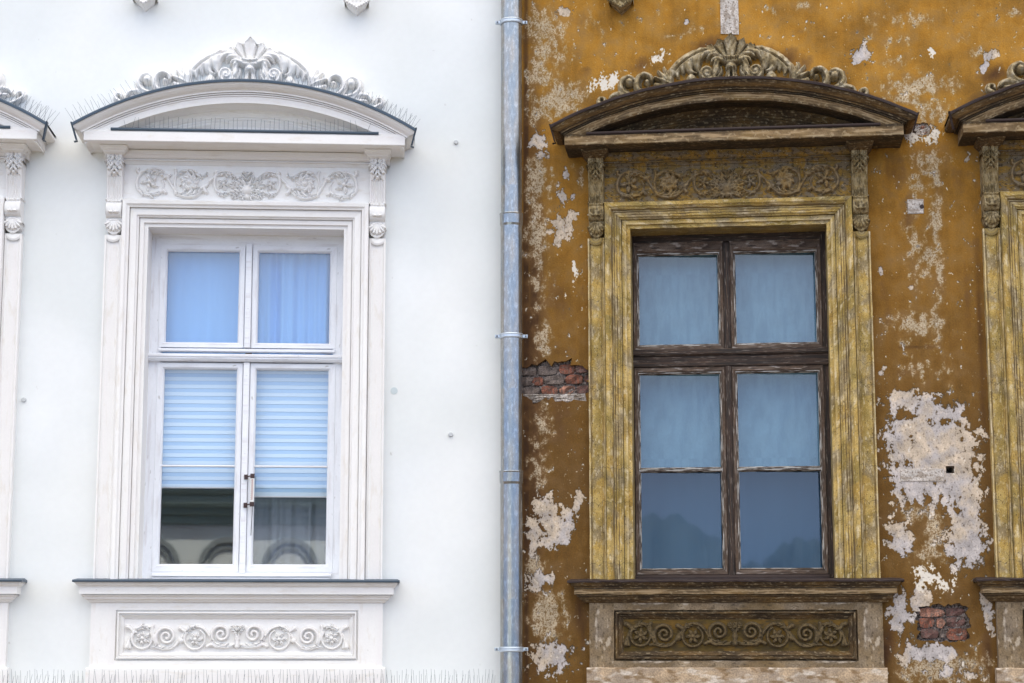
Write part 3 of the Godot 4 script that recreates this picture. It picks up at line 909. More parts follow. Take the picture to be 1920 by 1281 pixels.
func console_body(old: bool) -> ArrayMesh:
	var key := "console%s" % old
	if cache.has(key):
		return cache[key]
	var R := Relief.new(Vector2(-0.058, 2.545), Vector2(0.058, 3.07), 0.0029)
	for j in R.h:
		var v := R.y0 + j * R.c
		var t := clampf((3.07 - v) / 0.30, 0.0, 1.0)
		var z := lerpf(0.150, 0.085, sin(t * PI * 0.5))
		if v < 2.775:
			var q := (v - 2.718) / 0.052
			z = 0.068 + 0.052 * sqrt(maxf(0.0, 1.0 - q * q)) if absf(q) < 1.0 else (0.085 if v > 2.72 else 0.052)
		for i in R.w:
			var u := absf(R.x0 + i * R.c)
			if u < 0.051:
				var zz := z
				if v > 2.77 and v < 2.93 and u < 0.040:
					zz -= 0.011 * absf(sin(u * PI / 0.0135))
				if v > 2.68 and v < 2.765:
					zz -= 0.003 * absf(sin(u * PI / 0.010))
				if v < 2.668:
					var d := Vector2(u, v - 2.612).length()
					zz = 0.06 + 0.012 if (d < 0.050 and v < 2.612) or v >= 2.612 else 0.0
				if v < 2.565 + 0.0:
					var d2 := Vector2(u, v - 2.612).length()
					zz = 0.068 if d2 < 0.056 else 0.0
				R.b[j * R.w + i] = maxf(zz, 0.0)
	R.sym = true
	# acanthus at the top
	R.leaf([Vector2(0, 3.06), Vector2(0, 3.0), Vector2(0, 2.945)], 0.026, 0.022, 3, 0, 0.128)
	R.leaf([Vector2(-0.022, 3.06), Vector2(-0.034, 3.02), Vector2(-0.036, 2.985)], 0.018, 0.020, 3, 0, 0.13)
	R.stamp(Vector2(0, 2.945), 0.013, 0.022, 0.112)
	R.stamp(Vector2(-0.038, 2.975), 0.010, 0.018, 0.12)
	# the scalloped edge above the roll
	for u in [0.0, -0.018, -0.036]:
		R.stamp(Vector2(u, 2.772), 0.011, 0.020, 0.085)
	R.stamp(Vector2(-0.049, 2.782), 0.008, 0.018, 0.085)
	for u in [-0.008, -0.02]:
		R.stroke([Vector2(u, 2.695), Vector2(u - 0.006, 2.70)], 0.005, 0.006, 0.004, 0.008, 0.125)
	# shell below the roll
	for k in 4:
		var a := -PI / 2.0 - k * 0.42
		R.stroke([Vector2(0, 2.645), Vector2(0, 2.645) + Vector2.from_angle(a) * 0.03, Vector2(0, 2.642) + Vector2.from_angle(a) * 0.052], 0.005, 0.009, 0.010, 0.024, 0.07)
	R.stroke([Vector2(0, 2.655), Vector2(-0.022, 2.65), Vector2(-0.04, 2.635)], 0.008, 0.011, 0.008, 0.024, 0.07)
	if old:
		R.weather(31, 0.005, 1)
	cache[key] = R.mesh()
	return cache[key]

# ------------------------------------------------------------------ one window with all that frames it
# s: look of the house (old, ped_half, rise, ped_off, fascia)
func bay(house: Node3D, cu: float, old: bool, whole: bool) -> void:
	var at := Vector3(cu, EYE, 0)
	J = 0.0045 if old else 0.0
	var trim: Material = M["jamb" if old else "white_trim"]
	var dark: Material = M["stone" if old else "white_trim"]
	var half := 1.12 if old else 1.052
	var off := 0.04 if old else 0.0
	var rise := 0.272 if old else 0.297
	var fh := 1.043 if old else 0.992
	var metal: Material = M["rust_metal" if old else "slate_metal"]
	# surround
	var sur := part("window_surround", house, at)
	var st := begin()
	rect_sweep(st, -0.638, 0.40, 0.638, 2.647, [Vector2(0.024, -0.26), Vector2(0.024, 0.03), Vector2(0.018, 0.03), Vector2(0.0, 0.03), Vector2(0, 0.046), Vector2(-0.026, 0.048), Vector2(-0.0265, 0.036), Vector2(-0.0300, 0.036), Vector2(-0.031, 0.060), Vector2(-0.040, 0.066), Vector2(-0.044, 0.076), Vector2(-0.0835, 0.080), Vector2(-0.084, 0.068), Vector2(-0.0875, 0.068), Vector2(-0.088, 0.096), Vector2(-0.098, 0.100), Vector2(-0.108, 0.112), Vector2(-0.128, 0.114), Vector2(-0.132, 0.108), Vector2(-0.137, 0.0)], false)
	put("architrave", st.commit(), M["jamb_architrave"] if old else trim, sur)
	for s in [-1.0, 1.0]:
		st = begin()
		run_up(st, [Vector2(s * 0.7755, 0.0), Vector2(s * 0.7755, 0.066), Vector2(s * 0.785, 0.068), Vector2(s * 0.789, 0.056), Vector2(s * 0.797, 0.052), Vector2(s * 0.858, 0.052), Vector2(s * 0.865, 0.056), Vector2(s * 0.869, 0.068), Vector2(s * 0.879, 0.066), Vector2(s * 0.879, 0.0)], 0.40, 2.56)
		# arched end of the sunk panel under the console
		for k in 8:
			var a0 := PI * k / 8.0
			var a1 := PI * (k + 1) / 8.0
			var c := Vector3(s * 0.827, 2.56, 0.064)
			strip(st, c + Vector3(cos(a0) * 0.052, -sin(a0) * 0.045, 0), c + Vector3(cos(a1) * 0.052, -sin(a1) * 0.045, 0), c + Vector3(cos(a0) * 0.040, -sin(a0) * 0.033, 0.006), c + Vector3(cos(a1) * 0.040, -sin(a1) * 0.033, 0.006), 0.3, 0.32)
			strip(st, c + Vector3(cos(a0) * 0.040, -sin(a0) * 0.033, 0.006), c + Vector3(cos(a1) * 0.040, -sin(a1) * 0.033, 0.006), c + Vector3(cos(a0) * 0.0, -sin(a0) * 0.0, 0.0), c + Vector3(cos(a1) * 0.0, -sin(a1) * 0.0, 0.0), 0.3, 0.32)
		put("pilaster", st.commit(), trim, sur)
	# frieze
	var fr := part("frieze", house, at)
	st = begin()
	strip(st, Vector3(-0.775, 2.783, 0.05), Vector3(0.775, 2.783, 0.05), Vector3(-0.775, 3.022, 0.05), Vector3(0.775, 3.022, 0.05), 0, 0.24)
	run_along(st, [Vector2(0.05, 2.800), Vector2(0.058, 2.797), Vector2(0.058, 2.790), Vector2(0.052, 2.785)], -0.775, 0.775)
	put("panel", st.commit(), M["frieze_old" if old else "white_trim"], fr)
	st = begin()
	run_along(st, [Vector2(0.115, 3.100), Vector2(0.115, 3.074), Vector2(0.108, 3.070), Vector2(0.100, 3.058), Vector2(0.088, 3.050), Vector2(0.078, 3.049), Vector2(0.078, 3.045), Vector2(0.088, 3.044), Vector2(0.088, 3.039), Vector2(0.072, 3.037), Vector2(0.062, 3.026), Vector2(0.058, 3.020), Vector2(0.049, 3.018)], -0.776, 0.776, 0.1)
	put("bed_moulding", st.commit(), M["frieze_old" if old else "white_trim"], fr)
	put("scroll_relief", frieze_relief(old), M["frieze_carved" if old else "white_carved"], fr, Vector3(0.0, 2.900, 0.049))
	# consoles
	for s in [-1.0, 1.0]:
		var con := part("console", house, at + Vector3(s * 0.823, 0, 0))
		put("body", console_body(old), M["carved_old" if old else "white_carved"], con)
		st = begin()
		moulding(st, [Vector2(0.0, 3.1015), Vector2(0.222, 3.1015), Vector2(0.222, 3.094), Vector2(0.214, 3.091), Vector2(0.205, 3.083), Vector2(0.192, 3.079), Vector2(0.180, 3.076), Vector2(0.176, 3.069), Vector2(0.164, 3.067), Vector2(0.150, 3.060), Vector2(0.0, 3.060)], 0, 0.055, 0.15, 0.4)
		put("cap", st.commit(), dark, con)
	# pediment
	var pe := part("pediment", house, at + Vector3(off, 0, 0))
	st = begin()
	moulding(st, [Vector2(0.0, 3.182), Vector2(0.292, 3.182), Vector2(0.300, 3.176), Vector2(0.300, 3.168), Vector2(0.306, 3.165), Vector2(0.306, 3.108), Vector2(0.300, 3.1035), Vector2(0.0, 3.1035)], 0, fh, 0.30, 0.0)
	put("corona", st.commit(), M["stone_corona"] if old else dark, pe)
	var R0 := (half * half + rise * rise) / (2.0 * rise)
	var vc := 3.487 - R0
	st = begin()
	arc_band(st, R0, vc, half, [Vector2(0.0, 0.362), Vector2(-0.010, 0.362), Vector2(-0.020, 0.356), Vector2(-0.034, 0.338), Vector2(-0.044, 0.318), Vector2(-0.048, 0.312), Vector2(-0.056, 0.312), Vector2(-0.0565, 0.292), Vector2(-0.060, 0.292), Vector2(-0.0605, 0.302), Vector2(-0.066, 0.302), Vector2(-0.0665, 0.282), Vector2(-0.070, 0.282), Vector2(-0.0705, 0.294), Vector2(-0.077, 0.294), Vector2(-0.078, 0.286), Vector2(-0.120, 0.284), Vector2(-0.120, 0.05)], fh - 0.004, 64)
	put("arched_cornice", st.commit(), M["stone_arch"] if old else dark, pe)
	st = begin()
	arc_band(st, R0, vc, half + 0.004, [Vector2(0.016, 0.0), Vector2(0.012, 0.366), Vector2(0.004, 0.378), Vector2(-0.008, 0.376), Vector2(-0.008, 0.366)], fh + 0.004, 64, true)
	put("flashing", st.commit(), metal, pe)
	st = begin()
	# back of the tympanum and the mouldings that step down into it
	for k in 32:
		var ua := lerpf(-0.93, 0.93, k / 32.0)
		var ub := lerpf(-0.93, 0.93, (k + 1) / 32.0)
		var va := vc + sqrt(pow(R0 - 0.11, 2) - ua * ua)
		var vb := vc + sqrt(pow(R0 - 0.11, 2) - ub * ub)
		strip(st, Vector3(ua, 3.17, 0.056), Vector3(ub, 3.17, 0.056), Vector3(ua, va, 0.056), Vector3(ub, vb, 0.056), 0, 0.2)
	arc_band(st, R0, vc, 0.90, [Vector2(-0.118, 0.120), Vector2(-0.138, 0.120), Vector2(-0.140, 0.112), Vector2(-0.154, 0.100), Vector2(-0.160, 0.100), Vector2(-0.162, 0.088), Vector2(-0.176, 0.088), Vector2(-0.178, 0.080), Vector2(-0.190, 0.080), Vector2(-0.204, 0.064), Vector2(-0.212, 0.056)], 0.90, 48)
	put("tympanum", st.commit(), M["stone" if old else "white_trim"], pe)
	st = begin()
	rod(st, [Vector3(-0.828, 3.180, 0.304), Vector3(-0.3, 3.181, 0.304), Vector3(0.3, 3.181, 0.304), Vector3(0.828, 3.180, 0.304)] if not old else [Vector3(-0.905, 3.179, 0.302), Vector3(0.0, 3.180, 0.302), Vector3(0.905, 3.179, 0.302)], 0.010, 0.010, 8)
	put("metal_edge", st.commit(), metal, pe)
	put("crest", crest_relief(old), M["crest_old" if old else "white_carved"], pe, Vector3(0, 0, 0.0))
	# sill
	var si := part("window_sill", house, at)
	st = begin()
	moulding(st, [Vector2(0.160, 0.402), Vector2(0.158, 0.392), Vector2(0.150, 0.380), Vector2(0.138, 0.372), Vector2(0.134, 0.366), Vector2(0.134, 0.326), Vector2(0.112, 0.325), Vector2(0.112, 0.321), Vector2(0.122, 0.320), Vector2(0.116, 0.314), Vector2(0.104, 0.308), Vector2(0.100, 0.298), Vector2(0.084, 0.290), Vector2(0.076, 0.280), Vector2(0.06, 0.276)], 0, 0.885 + (0.02 if old else 0.0), 0.06, 0.88)
	put("moulding", st.commit(), M["stone_sill"] if old else dark, si)
	st = begin()
	moulding(st, [Vector2(0.0, 0.424), Vector2(0.05, 0.4225), Vector2(0.176, 0.411), Vector2(0.180, 0.406), Vector2(0.178, 0.397), Vector2(0.170, 0.397)], 0, 0.985 + (0.025 if old else 0.0), 0.17, 0.1)
	put("flashing", st.commit(), metal, si)
	# apron below the sill
	var ap := part("apron", house, at)
	st = begin()
	var pz := 0.06
	for q in [[-0.885, -0.735], [0.735, 0.885]]:
		strip(st, Vector3(q[0], -0.114, pz), Vector3(q[0], 0.28, pz), Vector3(q[1], -0.114, pz), Vector3(q[1], 0.28, pz), 0, 0.15)
	strip(st, Vector3(-0.735, 0.232, pz), Vector3(0.735, 0.232, pz), Vector3(-0.735, 0.28, pz), Vector3(0.735, 0.28, pz), 0, 0.05)
	strip(st, Vector3(-0.735, -0.114, pz), Vector3(0.735, -0.114, pz), Vector3(-0.735, -0.073, pz), Vector3(0.735, -0.073, pz), 0, 0.05)
	for s in [-1.0, 1.0]:
		strip(st, Vector3(s * 0.885, -0.114, 0), Vector3(s * 0.885, 0.28, 0), Vector3(s * 0.885, -0.114, pz), Vector3(s * 0.885, 0.28, pz), 0, 0.06, Vector3(s, 0, 0))
	put("slab", st.commit(), M["pale_stone" if old else "white_trim"], ap)
	st = begin()
	rect_sweep(st, -0.735, -0.073, 0.735, 0.232, [Vector2(0, 0.060), Vector2(0.003, 0.044), Vector2(0.009, 0.044), Vector2(0.012, 0.068), Vector2(0.020, 0.070), Vector2(0.024, 0.052), Vector2(0.028, 0.050), Vector2(0.032, 0.058), Vector2(0.040, 0.046), Vector2(0.048, 0.040), Vector2(0.052, 0.030), Vector2(0.058, 0.028)])
	put("panel_frame", st.commit(), M["stone" if old else "white_trim"], ap)
	st = begin()
	strip(st, Vector3(-0.68, -0.018, 0.028), Vector3(0.68, -0.018, 0.028), Vector3(-0.68, 0.176, 0.028), Vector3(0.68, 0.176, 0.028), 0, 0.19)
	put("panel", st.commit(), M["apron_panel" if old else "white_trim"], ap)
	put("scroll_relief", apron_relief(old), M["apron_carved" if old else "white_carved"], ap, Vector3(0, 0.068 + (0.016 if old else 0.0), 0.027))
	st = begin()
	moulding(st, [Vector2(0.0, -0.1135), Vector2(0.074, -0.1135), Vector2(0.080, -0.120), Vector2(0.080, -0.30), Vector2(0.080, -0.60)], 0, 0.902, 0.08, 0.0)
	put("plinth", st.commit(), M["pale_ledge" if old else "white_trim"], ap)
	J = 0.0
	window_unit(house, at, old, whole)

# an arched band: profile (radial offset, z); ends are cut upright with a mitred return to the wall
func arc_band(st: SurfaceTool, R0: float, vc: float, half: float, prof: Array, inner: float, n: int, drip := false) -> void:
	var across := 0.0
	var zmax := 0.0
	for q in prof:
		zmax = maxf(zmax, q.y)
	var ends := []
	for i in prof.size() - 1:
		var a: Vector2 = prof[i]
		var b: Vector2 = prof[i + 1]
		var w := a.distance_to(b)
		var ea := lerpf(inner, half, clampf((a.y - 0.29) / 0.07, 0.0, 1.0))
		var eb := lerpf(inner, half, clampf((b.y - 0.29) / 0.07, 0.0, 1.0))
		if drip:
			ea = half
			eb = half
		for k in n:
			var s := lerpf(-1.0, 1.0, float(k) / n)
			var t := lerpf(-1.0, 1.0, float(k + 1) / n)
			var f := func(r: float, x: float, z: float) -> Vector3: return Vector3(x, vc + sqrt((R0 + r) * (R0 + r) - x * x), z)
			var h := Vector3(0, -1, 0.4) if absf(a.y - b.y) > absf(a.x - b.x) * 2.0 and b.x < -0.05 else (Vector3(0, 1, 0.3) if a.x > b.x and b.y > a.y + 0.05 else Vector3(0, -0.3, 1))
			var l := 2.0 * half / n
			quad(st, jit(f.call(a.x, s * ea, a.y)), jit(f.call(a.x, t * ea, a.y)), jit(f.call(b.x, t * eb, b.y)), jit(f.call(b.x, s * eb, b.y)), h, Vector2(across, k * l), Vector2(across, (k + 1) * l), Vector2(across + w, (k + 1) * l), Vector2(across + w, k * l))
		for s in [-1.0, 1.0]:
			var pa := Vector3(s * ea, vc + sqrt((R0 + a.x) * (R0 + a.x) - ea * ea), a.y)
			var pb := Vector3(s * eb, vc + sqrt((R0 + b.x) * (R0 + b.x) - eb * eb), b.y)
			if not drip:
				quad(st, pa, Vector3(pa.x, pa.y, 0), Vector3(pb.x, pb.y, 0), pb, Vector3(s, -0.2, 0.1), Vector2(across, 0), Vector2(across, 0.3), Vector2(across + w, 0.3), Vector2(across + w, 0))
		across += w
	if drip:
		for s in [-1.0, 1.0]:
			var v0 := vc + sqrt(R0 * R0 - half * half)
			var p0 := Vector3(s * half, v0 + 0.014, 0)
			var p1 := Vector3(s * (half - 0.028), v0 - 0.088, 0)
			for e in [0.0, 0.010]:
				var d := Vector3(s * e, 0, 0)
				quad(st, p0 + d + Vector3(0, 0, 0.335), p0 + d + Vector3(0, 0, zmax), p1 + d + Vector3(0, 0, 0.325), p1 + d + Vector3(0, 0, 0.29), Vector3(s, 0, 0))
			quad(st, p0 + Vector3(0, 0, zmax), p0 + Vector3(s * 0.010, 0, zmax), p1 + Vector3(s * 0.010, 0, 0.325), p1 + Vector3(0, 0, 0.325))
			quad(st, p1 + Vector3(0, 0, 0.28), p1 + Vector3(0, 0, 0.325), p1 + Vector3(s * 0.022, -0.006, 0.325), p1 + Vector3(s * 0.022, -0.006, 0.28), Vector3(0, -1, 0))

func window_unit(house: Node3D, at: Vector3, old: bool, whole: bool) -> void:
	var wi := part("window", house, at + Vector3(-0.014 if old else 0.004, 0, 0))
	var wood: Material = M["old_wood" if old else "white_paint"]
	J = 0.0022 if old else 0.0
	var zf := -0.19
	var st := begin()
	var ow := 0.66
	# outer frame
	rect_sweep(st, -ow, 0.40, ow, 2.66, [Vector2(0, -0.30), Vector2(0, zf), Vector2(0.085 if old else 0.112, zf), Vector2(0.089 if old else 0.116, zf - 0.005), Vector2(0.089 if old else 0.116, -0.29)])
	put("frame", st.commit(), wood, wi)
	var g0 := 0.048 if old else 0.063
	var g1 := 0.568 if old else 0.518
	var lo := [0.486, 1.728] if old else [0.522, 1.752]
	var hi := [1.906, 2.501] if old else [1.927, 2.516]
	var barv := 1.113 if old else 1.137
	# cross bar
	st = begin()
	if old:
		run_along(st, [Vector2(-0.25, 1.878), Vector2(-0.168, 1.878), Vector2(-0.160, 1.870), Vector2(-0.156, 1.845), Vector2(-0.163, 1.836), Vector2(-0.172, 1.832), Vector2(-0.172, 1.770), Vector2(-0.180, 1.762), Vector2(-0.25, 1.762)], -0.645, 0.645)
	else:
		moulding(st, [Vector2(-0.25, 1.846), Vector2(-0.150, 1.846), Vector2(-0.140, 1.838), Vector2(-0.140, 1.828), Vector2(-0.150, 1.822), Vector2(-0.144, 1.816), Vector2(-0.152, 1.806), Vector2(-0.160, 1.799), Vector2(-0.25, 1.799)], 0, 0.640, 0, 0)
	put("transom", st.commit(), wood, wi)
	# astragal between the casements
	for q in [[lo[0] - 0.06, 1.765 if old else 1.797], [1.872 if old else 1.889, hi[1] + (0.06 if old else 0.052)]]:
		st = begin()
		if old:
			run_up(st, [Vector2(-0.024, -0.21), Vector2(-0.024, -0.178), Vector2(-0.016, -0.168), Vector2(0.016, -0.168), Vector2(0.024, -0.178), Vector2(0.024, -0.21)], q[0], q[1])
		else:
			slab(st, Vector3(-0.019, q[0], -0.21), Vector3(0.021, q[1] - 0.002, -0.166), 0.004)
		put("mullion", st.commit(), wood, wi)
	# casements
	for s in [-1.0, 1.0]:
		for k in 2:
			var v: Array = lo if k == 0 else hi
			var e := 0.046 if not old else 0.026
			var bot := (0.050 if k == 0 else 0.036) if not old else 0.030
			var x0: float = minf(s * (g0 - (0.040 if not old else 0.030)), s * (g1 + e))
			var x1: float = maxf(s * (g0 - (0.040 if not old else 0.030)), s * (g1 + e))
			st = begin()
			var top_rail := (0.075 if k == 1 else 0.036) if old else e * 0.9
			sash(st, x0, v[0] - bot, x1, v[1] + top_rail, minf(s * g0, s * g1), v[0], maxf(s * g0, s * g1), v[1], -0.186 if not old else -0.183, -0.225)
			put("sash", st.commit(), M["old_sash"] if old else wood, wi)
			if k == 0:
				var yb := 0.006 if not old else 0.007
				st = begin()
				run_along(st, [Vector2(-0.225, barv + yb), Vector2(-0.200, barv + yb), Vector2(-0.196, barv + yb * 0.4), Vector2(-0.196, barv - yb * 0.4), Vector2(-0.200, barv - yb), Vector2(-0.225, barv - yb)], minf(s * g0, s * g1) - 0.002, maxf(s * g0, s * g1) + 0.002)
				put("glazing_bar", st.commit(), M["putty"] if old else wood, wi)
			if old:
				# rims of cracked white putty round the panes
				var cut: Array = [[v[0], v[1]]] if k == 1 else [[v[0], barv - 0.007], [barv + 0.007, v[1]]]
				st = begin()
				J = 0.0012
				for c in cut:
					rect_sweep(st, minf(s * g0, s * g1) - 0.004, c[0] - 0.004, maxf(s * g0, s * g1) + 0.004, c[1] + 0.004, [Vector2(0.0, -0.192), Vector2(0.005, -0.1925), Vector2(0.013, -0.213)])
				put("putty", st.commit(), M["putty"], wi)
				J = 0.0022
			var cuts: Array = [[v[0], v[1]]] if k == 1 else [[v[0], barv], [barv, v[1]]]
			var z := -0.212
			for c in cuts:
				st = begin()
				# old panes lean a little out of the plane of the frame
				var yaw := deg_to_rad(4.5) if old else deg_to_rad(0.15 * s)
				var mid: float = (s * g0 + s * g1) * 0.5
				var hw := (g1 - g0) * 0.5 + 0.012
				var a := Vector3(mid - hw * cos(yaw), 0, z - 0.004 + hw * sin(yaw))
				var b := Vector3(mid + hw * cos(yaw), 0, z - 0.004 - hw * sin(yaw))
				if old:
					a.z -= 0.022
					b.z -= 0.022
				for sheet in (1 if old else 2):
					st = begin()
					for face in 2:
						var dz := -0.004 * face - 0.016 * sheet
						quad(st, Vector3(a.x, c[0] - 0.004, a.z + dz), Vector3(b.x, c[0] - 0.004, b.z + dz), Vector3(b.x, c[1] + 0.004, b.z + dz), Vector3(a.x, c[1] + 0.004, a.z + dz), Vector3(0, 0, 1))
					put("pane", st.commit(), M["glass"], wi)
	if not old:
		# drip rails under the casements
		st = begin()
		run_along(st, [Vector2(-0.21, 0.468), Vector2(-0.170, 0.462), Vector2(-0.164, 0.456), Vector2(-0.164, 0.446), Vector2(-0.20, 0.442)], -0.556, 0.556)
		run_along(st, [Vector2(-0.20, 0.440), Vector2(-0.176, 0.438), Vector2(-0.176, 0.428), Vector2(-0.20, 0.426)], -0.556, 0.556)
		put("drip_rail", st.commit(), wood, wi)
		st = begin()
		run_along(st, [Vector2(-0.21, 1.888), Vector2(-0.170, 1.882), Vector2(-0.164, 1.876), Vector2(-0.164, 1.866), Vector2(-0.20, 1.860)], -0.556, 0.556)
		put("drip_rail", st.commit(), wood, wi)
	else:
		st = begin()
		run_along(st, [Vector2(-0.21, 0.462), Vector2(-0.160, 0.450), Vector2(-0.152, 0.440), Vector2(-0.152, 0.428), Vector2(-0.20, 0.420)], -0.60, 0.60)
		put("drip_rail", st.commit(), M["rust_metal"], wi)
	J = 0.0
	# the room behind, closed on all other sides
	st = begin()
	var zb := -3.2
	var zo := -0.27
	quad(st, Vector3(-1.1, 0.0, zb), Vector3(1.1, 0.0, zb), Vector3(1.1, 3.0, zb), Vector3(-1.1, 3.0, zb))
	quad(st, Vector3(-1.1, 0.0, zb), Vector3(-1.1, 0.0, zo), Vector3(-1.1, 3.0, zo), Vector3(-1.1, 3.0, zb), Vector3(1, 0, 0))
	quad(st, Vector3(1.1, 0.0, zb), Vector3(1.1, 0.0, zo), Vector3(1.1, 3.0, zo), Vector3(1.1, 3.0, zb), Vector3(-1, 0, 0))
	quad(st, Vector3(-1.1, 0.0, zb), Vector3(1.1, 0.0, zb), Vector3(1.1, 0.0, zo), Vector3(-1.1, 0.0, zo), Vector3(0, 1, 0))
	quad(st, Vector3(-1.1, 3.0, zb), Vector3(1.1, 3.0, zb), Vector3(1.1, 3.0, zo), Vector3(-1.1, 3.0, zo), Vector3(0, -1, 0))
	for q in [[-1.1, 0.0, -0.64, 3.0], [0.64, 0.0, 1.1, 3.0], [-0.64, 0.0, 0.64, 0.41], [-0.64, 2.64, 0.64, 3.0]]:
		quad(st, Vector3(q[0], q[1], zo), Vector3(q[2], q[1], zo), Vector3(q[2], q[3], zo), Vector3(q[0], q[3], zo), Vector3(0, 0, -1))
	put("room", st.commit(), M["room"], wi)

# a casement: outer rectangle, glass opening, face and glass depth
func sash(st: SurfaceTool, x0: float, y0: float, x1: float, y1: float, gx0: float, gy0: float, gx1: float, gy1: float, zf: float, zg: float) -> void:
	var o := [Vector2(x0, y0), Vector2(x0, y1), Vector2(x1, y1), Vector2(x1, y0)]
	var g := [Vector2(gx0, gy0), Vector2(gx0, gy1), Vector2(gx1, gy1), Vector2(gx1, gy0)]
	var rings := []
	var c := Vector2((x0 + x1) * 0.5, (y0 + y1) * 0.5)
	for e in [[0.0, zg], [0.0, zf - 0.004], [0.06, zf], [0.72, zf], [0.80, zf - 0.006], [0.86, zf - 0.007], [1.0, zf - 0.020], [1.0, zg]]:
		var r := []
		for k in 4:
			var q: Vector2 = (o[k] as Vector2).lerp(g[k], e[0])
			r.append(Vector3(q.x, q.y, e[1]))
		rings.append(r)
	for i in rings.size() - 1:
		for k in 4:
			var m := (k + 1) % 4
			var mid: Vector3 = (rings[i][k] + rings[i][m]) * 0.5
			var out := Vector3(mid.x - c.x, mid.y - c.y, 0).normalized()
			strip(st, rings[i][k], rings[i][m], rings[i + 1][k], rings[i + 1][m], i * 0.012, (i + 1) * 0.012, (out if i < 2 else -out) * 0.7 + Vector3(0, 0, 1), 0.0, k * 0.61)

# ------------------------------------------------------------------ bricks laid open where plaster has fallen
func brick_mesh(sx: float, sy: float, sz: float, seed_: int) -> ArrayMesh:
	var st := begin()
	var p := func(i: int, j: int, k: int) -> Vector3:
		var q := Vector3((i / 3.0 - 0.5) * sx, (j / 2.0 - 0.5) * sy, (0.0 if k else -sz))
		var o := Vector3(q.x + seed_ * 3.1, q.y + seed_ * 1.7, q.z)
		var e := 0.006 if (i == 0 or i == 3) and (j == 0 or j == 2) else 0.0
		return q + Vector3(jf.get_noise_3d(o.x * 90.0, o.y * 90.0, 0) * 0.008 - signf(q.x) * e, jf.get_noise_3d(o.x * 90.0, o.y * 90.0, 50) * 0.006 - signf(q.y) * e * 0.7, (jf.get_noise_3d(o.x * 70.0, o.y * 70.0, 90) * 0.022 - e * 1.2) if k else 0.0)
	for j in 2:
		for i in 3:
			quad(st, p.call(i, j, 1), p.call(i + 1, j, 1), p.call(i + 1, j + 1, 1), p.call(i, j + 1, 1), Vector3(0, 0, 1), Vector2(i * sx / 3, j * sy / 2), Vector2((i + 1) * sx / 3, j * sy / 2), Vector2((i + 1) * sx / 3, (j + 1) * sy / 2), Vector2(i * sx / 3, (j + 1) * sy / 2))
	for i in 3:
		quad(st, p.call(i, 0, 0), p.call(i + 1, 0, 0), p.call(i + 1, 0, 1), p.call(i, 0, 1), Vector3(0, -1, 0))
		quad(st, p.call(i, 2, 0), p.call(i + 1, 2, 0), p.call(i + 1, 2, 1), p.call(i, 2, 1), Vector3(0, 1, 0))
	for j in 2:
		quad(st, p.call(0, j, 0), p.call(0, j + 1, 0), p.call(0, j + 1, 1), p.call(0, j, 1), Vector3(-1, 0, 0))
		quad(st, p.call(3, j, 0), p.call(3, j + 1, 0), p.call(3, j + 1, 1), p.call(3, j, 1), Vector3(1, 0, 0))
	return st.commit()

func rough_patch(parent: Node, called: String, cu: float, cv: float, hw: float, hh: float, z: float, amp: float, m: Material) -> void:
	var st := begin()
	var n := 22
	var p := func(i: int, j: int) -> Vector3:
		var u := cu + (float(i) / n * 2.0 - 1.0) * hw
		var v := cv + (float(j) / n * 2.0 - 1.0) * hh
		return Vector3(u, v, z + jf.get_noise_2d(u * 130.0, v * 130.0) * amp)
	for j in n:
		for i in n:
			quad(st, p.call(i, j), p.call(i + 1, j), p.call(i + 1, j + 1), p.call(i, j + 1), Vector3(0, 0, 1), Vector2(i * hw * 2 / n, j * hh * 2 / n), Vector2((i + 1) * hw * 2 / n, j * hh * 2 / n), Vector2((i + 1) * hw * 2 / n, (j + 1) * hh * 2 / n), Vector2(i * hw * 2 / n, (j + 1) * hh * 2 / n))
	put(called, st.commit(), m, parent)

# the rest of a house: sides, back and a pitched roof, so that sun and sky enter by the windows only
func house_body(house: Node3D, u0: float, u1: float, top: float, m: Material, side: float) -> void:
	var st := begin()
	box(st, Vector3(u0, -EYE + EYE, -10.0), Vector3(u1, top, -9.7))
	put("back_wall", st.commit(), m, house)
	st = begin()
	box(st, Vector3(side - 0.15, 0, -9.7), Vector3(side + 0.15, top, -0.30))
	put("side_wall", st.commit(), m, house)
	st = begin()
	for q in [[-10.2, 0.45], [0.45, -10.2]]:
		quad(st, Vector3(u0, top, q[0]), Vector3(u1, top, q[0]), Vector3(u1, top + 3.2, -4.9), Vector3(u0, top + 3.2, -4.9), Vector3(0, 1, 0))
	quad(st, Vector3(u0, top, -10.2), Vector3(u1, top, -10.2), Vector3(u1, top, 0.45), Vector3(u0, top, 0.45), Vector3(0, -1, 0))
	for u in [u0, u1]:
		tri(st, Vector3(u, top, -10.2), Vector3(u, top, 0.45), Vector3(u, top + 3.2, -4.9), Vector2.ZERO, Vector2.ZERO, Vector2.ZERO, Vector3(signf(u), 0, 0))
	put("roof", st.commit(), M["roof_tile"], house)

